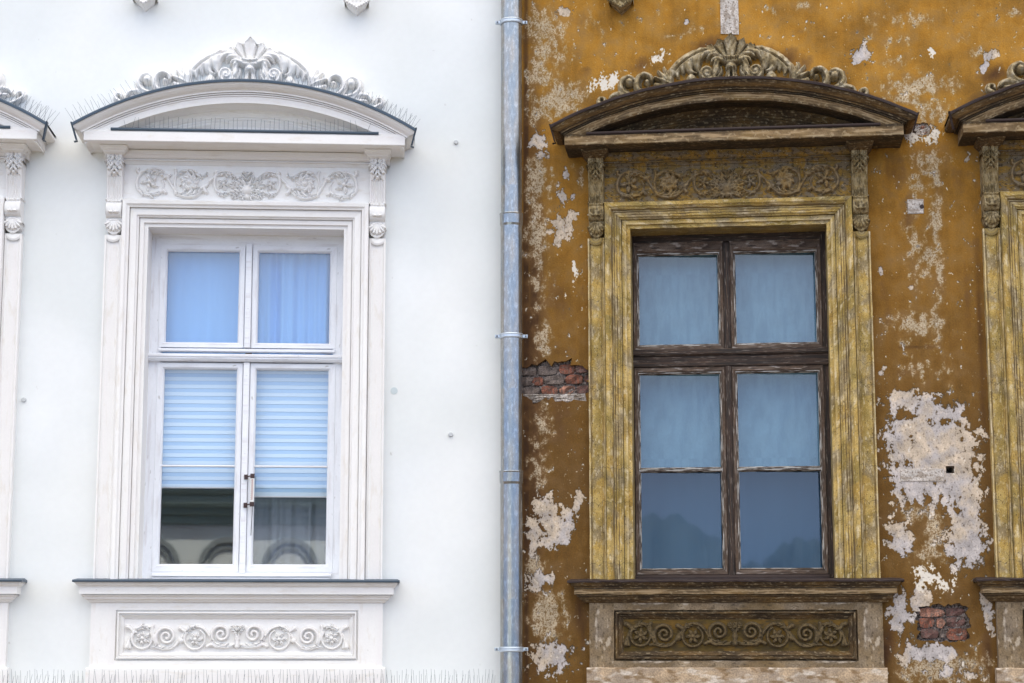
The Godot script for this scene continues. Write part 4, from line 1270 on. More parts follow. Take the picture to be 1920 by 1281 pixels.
func corbel(house: Node3D, cu: float, old: bool) -> void:
	J = 0.003 if old else 0.0
	var st := begin()
	var y := EYE + 4.10
	var hw := 0.078
	var zf := 0.13
	# a block that ends below in a flat point, with a row of beads round its foot
	var ring := [Vector2(-hw, y), Vector2(-hw * 0.55, y - 0.022), Vector2(0, y - 0.050), Vector2(hw * 0.55, y - 0.022), Vector2(hw, y)]
	for k in ring.size() - 1:
		var a: Vector2 = ring[k]
		var b: Vector2 = ring[k + 1]
		strip(st, Vector3(cu + a.x, a.y, zf), Vector3(cu + b.x, b.y, zf), Vector3(cu + a.x, y + 0.5, zf + 0.02), Vector3(cu + b.x, y + 0.5, zf + 0.02), 0, 0.5)
		strip(st, Vector3(cu + a.x, a.y, zf), Vector3(cu + b.x, b.y, zf), Vector3(cu + a.x * 0.7, a.y - 0.01, 0), Vector3(cu + b.x * 0.7, b.y - 0.01, 0), 0, 0.13, Vector3(0, -1, 0))
	for s in [-1.0, 1.0]:
		strip(st, Vector3(cu + s * hw, y, 0), Vector3(cu + s * hw, y + 0.5, 0), Vector3(cu + s * hw, y, zf), Vector3(cu + s * hw, y + 0.5, zf + 0.02), 0, 0.13, Vector3(s, 0, 0))
	var c := part("corbel", house)
	put("block", st.commit(), M["carved_old" if old else "white_trim"], c)
	var R := Relief.new(Vector2(-0.085, -0.07), Vector2(0.085, 0.06), 0.0026)
	for k in 11:
		var t := k / 10.0
		var p := Vector2(lerpf(-hw, hw, t), -0.046 + 0.046 * absf(t * 2.0 - 1.0) + 0.004)
		R.stamp(p, 0.009, 0.012)
	for k in 5:
		R.stroke([Vector2((k - 2) * 0.028, 0.05), Vector2((k - 2) * 0.026, 0.0)], 0.008, 0.009, 0.005, 0.010)
	put("beading", R.mesh(), M["carved_old" if old else "white_carved"], c, Vector3(cu, y, zf - 0.001))
	J = 0.0

# ------------------------------------------------------------------ the scene
func _ready() -> void:
	var cam := Camera3D.new()
	cam.name = "camera"
	cam.fov = 20.18
	cam.near = 0.1
	cam.far = 1200.0
	cam.position = Vector3(0, EYE, 12)
	cam.rotation_degrees.x = rad_to_deg(atan(0.16))
	add_child(cam, true)
	cam.current = true
	var env := Environment.new()
	env.background_mode = Environment.BG_SKY
	var sm := ProceduralSkyMaterial.new()
	sm.sky_top_color = Color(1.27, 1.22, 1.145)
	sm.sky_horizon_color = Color(0.52, 0.70, 0.95)
	sm.sky_curve = 0.45
	sm.ground_bottom_color = Color(0.42, 0.40, 0.37)
	sm.ground_horizon_color = Color(0.55, 0.56, 0.57)
	sm.sun_angle_max = 12.0
	sm.sky_cover = sky_clouds()
	sm.sky_cover_modulate = Color(1, 1, 1, 0.22)
	var sky := Sky.new()
	sky.sky_material = sm
	env.sky = sky
	env.background_energy_multiplier = 1.0
	env.tonemap_mode = Environment.TONE_MAPPER_LINEAR
	env.tonemap_exposure = 1.9
	env.sdfgi_enabled = true
	env.ssao_enabled = true
	env.ssil_enabled = true
	var we := WorldEnvironment.new()
	we.name = "world_environment"
	we.environment = env
	add_child(we, true)
	var sun := DirectionalLight3D.new()
	sun.name = "sun"
	sun.light_energy = 1.4
	sun.light_color = Color(1.0, 0.95, 0.86)
	sun.light_angular_distance = 0.5
	sun.shadow_enabled = true
	sun.rotation_degrees = Vector3(-52, 172, 0)   # it stands behind the two houses: their fronts are in open shade
	add_child(sun, true)

	jn.seed = 4
	jn.frequency = 1.0
	jf.seed = 8
	jf.frequency = 1.0
	jf.fractal_octaves = 2
	materials()
	white_house()
	ochre_house()
	downpipe()
	spikes()
	window_furnishings()
	surroundings()

func sky_clouds() -> ImageTexture:
	var w := 512
	var h := 256
	var f := FastNoiseLite.new()
	f.seed = 2
	f.frequency = 1.3
	f.fractal_octaves = 5
	var im := Image.create(w, h, false, Image.FORMAT_RGBA8)
	for j in h:
		var el := (0.5 - (j + 0.5) / h) * PI
		for i in w:
			var az := TAU * i / w
			var d := Vector3(cos(az) * cos(el), sin(el) * 1.8, sin(az) * cos(el))
			var a := clampf((f.get_noise_3dv(d * 1.2) + 0.08) * 2.2, 0.0, 1.0) if el > 0.0 else 0.0
			im.set_pixel(i, j, Color(0.80, 0.82, 0.85, a))
	return ImageTexture.create_from_image(im)

func materials() -> void:
	# white house
	var tw := worn(1024, 1024, Color(0.897, 0.909, 0.910), 0.012, [[Color(0.84, 0.855, 0.86), 21, 0.004, 1.0, 1.3, 0.56, 0.3, 3, 0.3, 0.0], [Color(0.93, 0.925, 0.90), 22, 0.006, 1.0, 2.0, 0.6, 0.3, 3, 0.3, 0.0], [Color(0.60, 0.58, 0.55), 23, 0.07, 1.0, 1.6, 0.915, 0.03, 3, 0.7, -0.1], [Color(0.80, 0.82, 0.81), 24, 0.004, 1.0, 1.0, 0.60, 0.3, 3, 0.35, 0.0]], 0.008)
	var m := skin("white_wall", tw, 6.2, 6.2, 0.05, 0.92)
	m.uv1_offset = Vector3(0, -2.0 / 6.2, 0)
	var tt := worn(512, 1024, Color(0.912, 0.908, 0.898), 0.012, [[Color(0.885, 0.868, 0.865), 31, 0.012, 1.0, 14.0, 0.56, 0.2, 4, 0.4, 0.0], [Color(0.82, 0.785, 0.73), 32, 0.03, 1.0, 3.0, 0.78, 0.14, 4, 0.35, 0.0], [Color(0.55, 0.52, 0.47), 33, 0.12, 1.0, 2.0, 0.94, 0.04, 3, 0.6, -0.1]], 0.01)
	skin("white_trim", tt, 0.9, 2.2, 0.06, 0.8)
	skin("white_carved", tt, 0.9, 1.4, 0.0, 0.8, true)
	var tp := worn(256, 512, Color(0.90, 0.91, 0.93), 0.015, [[Color(0.80, 0.79, 0.80), 41, 0.05, 1.0, 8.0, 0.68, 0.12, 4, 0.5, -0.05], [Color(0.50, 0.48, 0.46), 42, 0.14, 1.0, 4.0, 0.92, 0.04, 3, 0.6, -0.1]], 0.012)
	skin("white_paint", tp, 0.5, 1.6, 0.05, 0.45)
	mat("anchor_grey", Color(0.74, 0.755, 0.76), 0.6)
	mat("slate_metal", Color(0.27, 0.33, 0.39), 0.5, 0.3)
	mat("rust_metal", Color(0.17, 0.115, 0.105), 0.65, 0.1)
	# ochre house
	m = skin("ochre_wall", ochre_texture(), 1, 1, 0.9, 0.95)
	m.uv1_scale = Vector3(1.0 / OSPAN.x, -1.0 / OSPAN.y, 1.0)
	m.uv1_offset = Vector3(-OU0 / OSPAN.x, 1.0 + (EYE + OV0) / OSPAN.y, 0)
	var dirt := Color(0.20, 0.155, 0.09)
	var pale := Color(0.84, 0.775, 0.64)
	var jamb_coats := [[Color(0.59, 0.46, 0.19), 51, 0.006, 1.0, 1.8, 0.50, 0.3, 4, 0.65, 0.0], [Color(0.80, 0.71, 0.48), 52, 0.009, 1.0, 2.2, 0.56, 0.24, 4, 0.5, -0.05], [Color(0.44, 0.38, 0.18), 53, 0.006, 1.0, 2.5, 0.56, 0.24, 4, 0.6, -0.05], [Color(0.47, 0.43, 0.375), 54, 0.007, 1.0, 1.5, 0.63, 0.14, 5, 0.6, -0.12], [Color(0.79, 0.73, 0.61), 57, 0.022, 1.0, 2.0, 0.69, 0.10, 5, 0.65, -0.2], [pale, 55, 0.07, 1.0, 2.0, 0.77, 0.06, 4, 0.6, -0.2], [dirt, 56, 0.08, 1.0, 1.5, 0.78, 0.05, 4, 0.7, -0.2]]
	var groove := Color(0.27, 0.20, 0.10)
	skin("jamb", worn(384, 1536, Color(0.69, 0.58, 0.325), 0.2, jamb_coats, 0.17, [[0.071, 0.007, pale, 0.5], [0.186, 0.008, pale, 0.5], [0.0875, 0.003, groove, 0.8], [0.098, 0.0025, groove, 0.7], [0.163, 0.003, groove, 0.7], [0.177, 0.003, groove, 0.8]], 0.4, 0.5), 0.4, 1.65, 0.25, 0.9)
	skin("jamb_architrave", worn(512, 1536, Color(0.69, 0.58, 0.325), 0.2, jamb_coats, 0.17, [[0.336, 0.007, pale, 0.5], [0.359, 0.003, groove, 0.9], [0.378, 0.004, groove, 0.8], [0.391, 0.005, pale, 0.5], [0.431, 0.0035, groove, 0.9], [0.447, 0.0035, groove, 0.9], [0.458, 0.004, pale, 0.6], [0.484, 0.010, pale, 0.5], [0.503, 0.004, groove, 0.8], [0.15, 0.13, Color(0.45, 0.39, 0.24), 0.6]], 0.65, 0.5), 0.65, 1.65, 0.25, 0.9)
	var near_black := Color(0.10, 0.08, 0.055)  # dark tone for flecks, grooves and whole undersides
	var buff := Color(0.64, 0.545, 0.41)
	var stone_coats := [[Color(0.46, 0.385, 0.27), 61, 0.007, 1.0, 1.5, 0.54, 0.3, 4, 0.55, 0.0], [Color(0.40, 0.295, 0.12), 62, 0.008, 1.0, 1.6, 0.58, 0.2, 5, 0.55, 0.0], [Color(0.17, 0.135, 0.09), 63, 0.007, 1.0, 1.5, 0.60, 0.26, 4, 0.65, 0.0], [Color(0.62, 0.56, 0.45), 64, 0.045, 1.0, 1.5, 0.70, 0.08, 5, 0.65, -0.15], [near_black, 65, 0.07, 1.0, 1.2, 0.78, 0.06, 4, 0.7, -0.2]]
	var stone_base := Color(0.36, 0.275, 0.165)
	skin("stone", worn(512, 1024, stone_base, 0.16, stone_coats, 0.24), 0.7, 1.4, 0.3, 0.95)
	skin("stone_arch", worn(512, 1024, stone_base, 0.16, stone_coats, 0.24, [[0.0669, 0.005, near_black, 0.8], [0.046, 0.020, Color(0.50, 0.385, 0.215), 0.8], [0.094, 0.012, near_black, 0.7], [0.126, 0.012, near_black, 0.7], [0.110, 0.004, buff, 0.8], [0.176, 0.021, buff, 0.9], [0.194, 0.005, Color(0.62, 0.55, 0.42), 0.7], [0.32, 0.11, near_black, 0.7]], 0.5), 0.5, 1.4, 0.3, 0.95)
	skin("stone_corona", worn(512, 1024, stone_base, 0.16, stone_coats, 0.24, [[0.306, 0.005, near_black, 0.8], [0.346, 0.027, buff, 0.9], [0.317, 0.003, near_black, 0.7], [0.366, 0.006, Color(0.68, 0.62, 0.50), 0.6], [0.54, 0.15, near_black, 0.7]], 0.75), 0.75, 1.4, 0.3, 0.95)
	skin("stone_sill", worn(384, 1024, stone_base, 0.16, stone_coats, 0.24, [[0.072, 0.019, buff, 0.95], [0.104, 0.006, buff, 0.6], [0.122, 0.005, buff, 0.6], [0.050, 0.004, near_black, 0.8], [0.034, 0.006, near_black, 0.6], [0.096, 0.004, near_black, 0.9], [0.112, 0.003, near_black, 0.7], [0.130, 0.003, near_black, 0.8]], 0.3), 0.3, 1.4, 0.3, 0.95)
	var tf := worn(768, 512, Color(0.45, 0.36, 0.19), 0.16, [[Color(0.56, 0.42, 0.15), 71, 0.02, 3.0, 1.0, 0.55, 0.14, 5, 0.75, 0.0], [Color(0.42, 0.375, 0.32), 72, 0.02, 2.0, 1.0, 0.56, 0.10, 5, 0.8, -0.05], [Color(0.18, 0.145, 0.09), 73, 0.06, 3.0, 1.0, 0.68, 0.08, 5, 0.7, 0.0], [Color(0.66, 0.60, 0.50), 74, 0.12, 3.0, 1.0, 0.78, 0.03, 4, 0.85, -0.2]], 0.14)
	m = skin("frieze_old", tf, 0.45, 1.0, 0.25, 0.95)
	skin("apron_panel", worn(512, 256, Color(0.335, 0.265, 0.10), 0.16, [[Color(0.44, 0.32, 0.11), 171, 0.015, 2.0, 1.0, 0.56, 0.16, 5, 0.7, 0.0], [Color(0.24, 0.20, 0.12), 172, 0.03, 2.0, 1.0, 0.62, 0.14, 5, 0.7, 0.0]], 0.2), 0.4, 1.0, 0.2, 0.95)
	skin("frieze_carved", worn(512, 512, Color(0.53, 0.455, 0.33), 0.16, [[Color(0.46, 0.42, 0.365), 173, 0.012, 1.0, 1.0, 0.54, 0.2, 5, 0.7, 0.0], [Color(0.58, 0.445, 0.20), 174, 0.012, 1.0, 1.0, 0.58, 0.16, 5, 0.65, 0.0], [Color(0.25, 0.20, 0.13), 175, 0.03, 1.0, 1.0, 0.64, 0.12, 5, 0.6, -0.1]], 0.18), 0.8, 0.8, 0.15, 0.95, true)
	var tk := worn(512, 512, Color(0.38, 0.315, 0.20), 0.16, [[Color(0.41, 0.355, 0.25), 76, 0.03, 1.0, 1.0, 0.56, 0.12, 5, 0.7, 0.0], [Color(0.15, 0.12, 0.07), 77, 0.06, 1.0, 1.0, 0.64, 0.08, 5, 0.7, 0.0], [Color(0.62, 0.58, 0.50), 78, 0.2, 1.0, 1.0, 0.86, 0.03, 4, 0.8, -0.2]], 0.14)
	skin("apron_carved", tk, 0.8, 0.8, 0.15, 0.95, true)
	var tl := worn(768, 768, Color(0.485, 0.415, 0.32), 0.2, [[Color(0.40, 0.365, 0.335), 81, 0.006, 1.0, 1.4, 0.53, 0.3, 5, 0.7, 0.0], [Color(0.60, 0.53, 0.425), 82, 0.010, 1.0, 1.2, 0.60, 0.24, 5, 0.6, 0.1], [Color(0.40, 0.31, 0.17), 83, 0.008, 1.0, 2.0, 0.64, 0.24, 5, 0.6, 0.0], [Color(0.27, 0.225, 0.165), 84, 0.05, 1.0, 1.5, 0.72, 0.08, 5, 0.6, -0.12], [Color(0.76, 0.71, 0.64), 85, 0.02, 1.0, 2.4, 0.76, 0.07, 5, 0.7, -0.1]], 0.2)
	skin("pale_stone", tl, 1.1, 1.1, 0.3, 0.95)
	skin("crest_old", worn(512, 512, Color(0.66, 0.595, 0.46), 0.18, [[Color(0.50, 0.42, 0.27), 181, 0.015, 1.0, 1.3, 0.54, 0.2, 5, 0.7, 0.0], [Color(0.78, 0.74, 0.66), 182, 0.02, 1.0, 1.3, 0.60, 0.12, 5, 0.7, 0.0], [Color(0.30, 0.235, 0.13), 183, 0.025, 1.0, 1.6, 0.64, 0.12, 5, 0.7, -0.1]], 0.2), 0.6, 0.6, 0.2, 0.95, true)
	skin("pale_ledge", worn(512, 768, Color(0.66, 0.575, 0.47), 0.16, [[Color(0.56, 0.51, 0.46), 191, 0.008, 1.0, 2.0, 0.54, 0.25, 5, 0.7, 0.0], [Color(0.82, 0.78, 0.73), 192, 0.02, 1.0, 3.0, 0.66, 0.10, 5, 0.75, -0.1], [Color(0.40, 0.30, 0.18), 193, 0.02, 1.0, 2.0, 0.68, 0.12, 5, 0.6, -0.1]], 0.2), 0.7, 1.1, 0.3, 0.95)
	var tc := worn(512, 768, Color(0.53, 0.45, 0.29), 0.16, [[Color(0.29, 0.24, 0.14), 86, 0.02, 1.0, 2.0, 0.54, 0.10, 5, 0.8, 0.0], [Color(0.66, 0.60, 0.47), 87, 0.025, 1.0, 2.0, 0.60, 0.07, 5, 0.8, -0.1], [Color(0.17, 0.135, 0.085), 88, 0.04, 1.0, 3.0, 0.68, 0.07, 5, 0.7, -0.1]], 0.13)
	skin("carved_old", tc, 0.5, 0.75, 0.2, 0.95, true)
	var td := worn(384, 1024, Color(0.20, 0.135, 0.095), 0.2, [[Color(0.10, 0.068, 0.05), 91, 0.02, 1.0, 7.0, 0.50, 0.2, 5, 0.85, 0.0], [Color(0.34, 0.27, 0.21), 92, 0.03, 1.0, 8.0, 0.64, 0.18, 5, 0.6, -0.05], [Color(0.66, 0.63, 0.60), 93, 0.05, 1.0, 5.0, 0.755, 0.06, 5, 0.6, 0.15], [Color(0.05, 0.04, 0.03), 94, 0.10, 1.0, 14.0, 0.72, 0.05, 4, 0.8, -0.2]], 0.22)
	skin("old_wood", td, 0.16, 1.5, 0.2, 0.75)
	skin("old_sash", worn(384, 1024, Color(0.33, 0.26, 0.205), 0.2, [[Color(0.17, 0.12, 0.085), 161, 0.015, 1.0, 6.0, 0.52, 0.25, 5, 0.6, 0.0], [Color(0.52, 0.47, 0.43), 162, 0.02, 1.0, 5.0, 0.58, 0.2, 5, 0.5, 0.0], [Color(0.72, 0.70, 0.68), 163, 0.05, 1.0, 4.0, 0.73, 0.07, 5, 0.55, 0.1], [Color(0.07, 0.05, 0.04), 164, 0.10, 1.0, 8.0, 0.75, 0.05, 4, 0.8, -0.2]], 0.2), 0.16, 1.5, 0.2, 0.8)
	var ty := worn(64, 512, Color(0.72, 0.71, 0.69), 0.1, [[Color(0.22, 0.17, 0.13), 95, 0.014, 1.0, 2.0, 0.52, 0.14, 4, 0.85, -0.2]], 0.12)
	skin("putty", ty, 0.03, 0.5, 0.1, 0.85)
	# bricks and mortar
	var k := 0
	for c in [Color(0.52, 0.32, 0.25), Color(0.43, 0.305, 0.28), Color(0.46, 0.41, 0.385), Color(0.66, 0.47, 0.39)]:
		skin("brick_%d" % k, worn(256, 256, c, 0.25, [[Color(0.40, 0.36, 0.33), 101 + k, 0.03, 1.0, 1.0, 0.56, 0.10, 5, 0.75, 0.0], [c * 0.5, 111 + k, 0.06, 1.0, 1.0, 0.62, 0.08, 5, 0.7, -0.2]], 0.3), 0.16, 0.16, 0.4, 0.95, true)
		k += 1
	skin("mortar", worn(256, 256, Color(0.44, 0.40, 0.38), 0.2, [[Color(0.20, 0.17, 0.15), 121, 0.05, 1.0, 1.0, 0.55, 0.1, 5, 0.8, -0.2], [Color(0.58, 0.55, 0.53), 122, 0.08, 1.0, 1.0, 0.66, 0.06, 5, 0.7, 0.1]], 0.3), 0.3, 0.3, 0.6, 0.98)
	skin("patch_plaster", worn(256, 512, Color(0.73, 0.70, 0.67), 0.12, [[Color(0.55, 0.50, 0.45), 131, 0.03, 1.0, 1.6, 0.58, 0.1, 5, 0.7, -0.1], [Color(0.36, 0.30, 0.24), 132, 0.09, 1.0, 1.0, 0.74, 0.05, 5, 0.7, -0.2]], 0.14), 0.4, 0.8, 0.35, 0.95)
	# zinc pipe
	var tz := worn(512, 1024, Color(0.62, 0.605, 0.58), 0.07, [[Color(0.50, 0.56, 0.61), 141, 0.008, 1.0, 2.5, 0.54, 0.25, 5, 0.6, 0.0], [Color(0.86, 0.88, 0.89), 142, 0.04, 1.0, 2.0, 0.72, 0.14, 5, 0.4, 0.05], [Color(0.40, 0.44, 0.49), 143, 0.08, 1.0, 2.0, 0.80, 0.06, 5, 0.5, 0.0]], 0.08)
	m = skin("zinc", tz, 0.45, 1.3, 0.03, 0.27)
	m.metallic = 0.85
	m = mat("zinc_bright", Color(0.74, 0.78, 0.82), 0.38, 0.6)
	mat("steel_wire", Color(0.40, 0.42, 0.45), 0.4, 0.6)
	mat("roof_tile", Color(0.40, 0.22, 0.15))
	mat("room", Color(0.20, 0.20, 0.20))
	mat("plain_back", Color(0.55, 0.53, 0.49))
	var gl := mat("glass", Color(0.30, 0.36, 0.38, 0.008), 0.02)
	gl.transparency = BaseMaterial3D.TRANSPARENCY_ALPHA
	gl.metallic_specular = 0.5

func rect_poly(u0: float, v0: float, u1: float, v1: float) -> PackedVector2Array:
	return PackedVector2Array([Vector2(u0, v0), Vector2(u1, v0), Vector2(u1, v1), Vector2(u0, v1)])

func white_house() -> void:
	var h := thing("white_house", "freshly painted white town house with grey metal flashings left of the rainwater pipe", "house")
	h.rotation_degrees.y = TURN_WHITE
	var cs := [-3.953, -1.683]
	var holes := []
	for c in cs:
		holes.append(rect_poly(c - 0.70, EYE + 0.401, c + 0.70, EYE + 2.70))
	var wall := put("wall", wall_sheet(Rect2(-6.0, 0.0, 5.985, EYE + 7.0), holes, [0.35, 0.35]), M["white_wall"], h)
	wall.set_meta("label", "smooth white plaster wall")
	for q in [[-0.361, 3.212], [-0.385, 1.325], [-3.033, 1.522]]:
		var st := begin()
		rod(st, [Vector3(0, 0, -0.01), Vector3(0, 0, 0.010), Vector3(0, 0, 0.014)], 0.017, 0.012, 12)
		put("wall_anchor", st.commit(), M["anchor_grey"], wall, Vector3(q[0], EYE + q[1], 0))
	var st2 := begin()
	rod(st2, [Vector3(0, 0, -0.01), Vector3(0, 0, 0.0025)], 0.024, 0.022, 14)
	put("grey_filler_spot", st2.commit(), mat("filler", Color(0.76, 0.80, 0.81)), wall, Vector3(-0.742, EYE + 1.599, 0))
	for c in cs:
		bay(h, c, false, c > -3.0)
	corbel(h, -1.683 - 0.676, false)
	corbel(h, -1.683 + 0.676, false)
	# string course below, the bird spikes stand on it
	var st := begin()
	run_along(st, [Vector2(0.0, EYE - 0.262), Vector2(0.12, EYE - 0.268), Vector2(0.12, EYE - 0.30), Vector2(0.09, EYE - 0.33), Vector2(0.0, EYE - 0.38)], -6.0, -0.09)
	put("string_course", st.commit(), M["white_trim"], h)
	house_body(h, -6.0, -0.03, EYE + 7.0, M["plain_back"], -6.0)

func ochre_house() -> void:
	var h := thing("ochre_house", "weathered ochre town house with peeling plaster right of the rainwater pipe", "house")
	h.rotation_degrees.y = TURN_OCHRE
	var cs := [1.370, 3.813]
	var holes := []
	var deep := []
	for c in cs:
		holes.append(rect_poly(c - 0.70, EYE + 0.401, c + 0.70, EYE + 2.70))
		deep.append(0.35)
	holes.append(ragged(0.27, EYE + 1.660, 0.225, 0.120, 4.0, 0.20, 3, 64))
	deep.append(0.09)
	holes.append(ragged(2.615, EYE + 0.150, 0.152, 0.108, 6.0, 0.13, 5, 56))
	deep.append(0.09)
	holes.append(ragged(2.592, EYE + 3.222, 0.056, 0.042, 2.2, 0.16, 7, 30))
	deep.append(0.03)
	holes.append(rect_poly(2.666, EYE + 1.056, 2.716, EYE + 1.100))
	deep.append(0.16)
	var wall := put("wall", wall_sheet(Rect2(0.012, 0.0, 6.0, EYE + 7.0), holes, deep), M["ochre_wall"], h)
	wall.set_meta("label", "ochre plaster wall, paint peeling off in ragged pale patches")
	# bricks laid open: left of the window, low between the windows, between the pediments
	rough_patch(wall, "mortar_bed", 0.27, EYE + 1.655, 0.26, 0.145, -0.042, 0.014, M["mortar"])
	rough_patch(wall, "mortar_ledge", 0.27, EYE + 1.556, 0.26, 0.026, -0.014, 0.012, M["patch_plaster"])
	rough_patch(wall, "mortar_bed", 2.615, EYE + 0.150, 0.185, 0.130, -0.042, 0.012, M["mortar"])
	rough_patch(wall, "mortar_bed", 2.592, EYE + 3.222, 0.07, 0.055, -0.018, 0.012, M["patch_plaster"])
	var spec := [
		[0.095, 1.733, 0.115, 0.056, 2], [0.222, 1.737, 0.120, 0.058, 2], [0.345, 1.742, 0.105, 0.060, 0], [0.450, 1.745, 0.100, 0.058, 1],
		[0.070, 1.668, 0.100, 0.054, 2], [0.160, 1.668, 0.070, 0.052, 0], [0.268, 1.672, 0.125, 0.056, 2], [0.390, 1.676, 0.110, 0.054, 0], [0.480, 1.676, 0.060, 0.054, 1],
		[0.110, 1.607, 0.130, 0.050, 2], [0.235, 1.609, 0.105, 0.054, 0], [0.345, 1.611, 0.100, 0.052, 3], [0.450, 1.611, 0.090, 0.052, 1],
		[2.555, 0.214, 0.150, 0.052, 3], [2.692, 0.220, 0.115, 0.050, 1],
		[2.520, 0.155, 0.090, 0.056, 0], [2.604, 0.152, 0.050, 0.056, 3], [2.695, 0.160, 0.115, 0.058, 1],
		[2.535, 0.090, 0.105, 0.058, 1], [2.618, 0.090, 0.042, 0.056, 2], [2.698, 0.086, 0.120, 0.072, 0],
		[2.580, 3.240, 0.080, 0.030, 3], [2.610, 3.205, 0.070, 0.028, 3],
	]
	var i := 0
	for b in spec:
		var o := put("brick", brick_mesh(b[2], b[3], 0.05, i), M["brick_%d" % b[4]], wall, Vector3(b[0], EYE + b[1], -0.020 - 0.006 * (i % 3)))
		o.rotation_degrees.z = sin(i * 2.3) * 2.0
		i += 1
	# older repairs
	J = 0.004
	var st := begin()
	strip(st, Vector3(1.348, EYE + 3.892, 0.006), Vector3(1.348, EYE + 4.6, 0.006), Vector3(1.464, EYE + 3.88, 0.006), Vector3(1.464, EYE + 4.6, 0.006), 0, 0.116)
	for u in [1.348, 1.464]:
		strip(st, Vector3(u, EYE + 3.885, -0.01), Vector3(u, EYE + 4.6, -0.01), Vector3(u, EYE + 3.885, 0.006), Vector3(u, EYE + 4.6, 0.006), 0, 0.02, Vector3(signf(u - 1.4), 0, 0))
	put("mortar_strip", st.commit(), M["patch_plaster"], wall)
	J = 0.0015
	st = begin()
	slab(st, Vector3(2.487, EYE + 2.678, -0.01), Vector3(2.587, EYE + 2.770, 0.006), 0.004)
	put("filler_patch", st.commit(), M["patch_plaster"], wall)
	st = begin()
	slab(st, Vector3(2.39, EYE + 1.005, -0.01), Vector3(2.655, EYE + 1.085, 0.004), 0.004)
	put("filler_patch", st.commit(), M["patch_plaster"], wall)
	J = 0.0
	st = begin()
	rod(st, [Vector3(0, 0, 0), Vector3(0, 0, 0.009)], 0.015, 0.013, 10)
	put("bolt_hole", st.commit(), M["rust_metal"], wall, Vector3(2.575, EYE + 2.722, 0))
	# lining of the square hole
	st = begin()
	box(st, Vector3(2.62, EYE + 1.03, -0.20), Vector3(2.76, EYE + 1.13, -0.16))
	put("hole_back", st.commit(), M["mortar"], wall)
	for c in cs:
		bay(h, c, true, c < 3.0)
	corbel(h, 1.370 - 0.655, true)
	house_body(h, 0.03, 6.0, EYE + 7.0, M["plain_back"], 6.0)

func downpipe() -> void:
	var p := thing("rainwater_pipe", "galvanised zinc rainwater pipe clamped to the joint between the two houses", "drainpipe", Vector3(-0.004, 0, 0.105))
	var r := 0.0685
	var joints := [-3.6, 1.055, 2.69, 7.0]   # heights of the sockets over the eye
	var k := 0
	for j in joints.size() - 1:
		var y0: float = EYE + joints[j]
		var y1: float = EYE + joints[j + 1]
		put("pipe_section", lathe([Vector2(r - 0.003, y0 + 0.02), Vector2(r - 0.002, y0 + 0.1), Vector2(r - 0.0005, (y0 + y1) * 0.5), Vector2(r, y1 - 0.05), Vector2(r + 0.004, y1 - 0.035), Vector2(r + 0.005, y1 + 0.022), Vector2(r + 0.007, y1 + 0.028), Vector2(r + 0.006, y1 + 0.034), Vector2(r - 0.004, y1 + 0.035)], 32), M["zinc"], p)
	for y in [-0.005, 1.935, 3.985]:
		var b := part("clamp", p, Vector3(0, EYE + y, 0))
		put("band", lathe([Vector2(r, -0.016), Vector2(r + 0.006, -0.015), Vector2(r + 0.008, -0.009), Vector2(r + 0.005, -0.006), Vector2(r + 0.005, 0.006), Vector2(r + 0.008, 0.009), Vector2(r + 0.006, 0.015), Vector2(r, 0.016)], 32), M["zinc_bright"], b)
		for s in [-1.0, 1.0]:
			var st := begin()
			slab(st, Vector3(s * 0.086 - 0.017, -0.010, -0.012), Vector3(s * 0.086 + 0.017, 0.012, 0.006), 0.003)
			put("lug", st.commit(), M["zinc_bright"], b)
			st = begin()
			rod(st, [Vector3(s * 0.090, 0.001, 0.006), Vector3(s * 0.090, 0.001, 0.014)], 0.007, 0.006, 6)
			put("bolt", st.commit(), M["steel_wire"], b)
	var st := begin()
	rod(st, [Vector3(0, EYE + 3.985, -0.2), Vector3(0, EYE + 3.985, -0.06)], 0.008, 0.008, 6)
	put("wall_pin", st.commit(), M["zinc_bright"], p)

# strips of thin steel wires that keep birds off
func spike_strip(label: String, group: String, feet: Array, base: Array, frame: Node3D) -> void:
	var t := thing("bird_spike_strip", label, "bird spikes", Vector3.ZERO, group)
	t.transform = frame.transform
	if not cache.has("spike"):
		var st := begin()
		rod(st, [Vector3.ZERO, Vector3(0, 1, 0)], 0.0011, 0.0007, 4)
		cache["spike"] = st.commit()
	var sb := begin()
	for i in base.size() - 1:
		rod(sb, [base[i], base[i + 1]], 0.006, 0.006, 6)
	put("base_strip", sb.commit(), mat("clear_plastic", Color(0.55, 0.58, 0.6), 0.4), t)
	for f in feet:
		var o := put("spike", cache["spike"], M["steel_wire"], t, f[0])
		var d: Vector3 = f[1]
		var l := d.length()
		var y := d / l
		var x := y.cross(Vector3(0, 0, 1)).normalized()
		o.basis = Basis(x, y * l, x.cross(y))

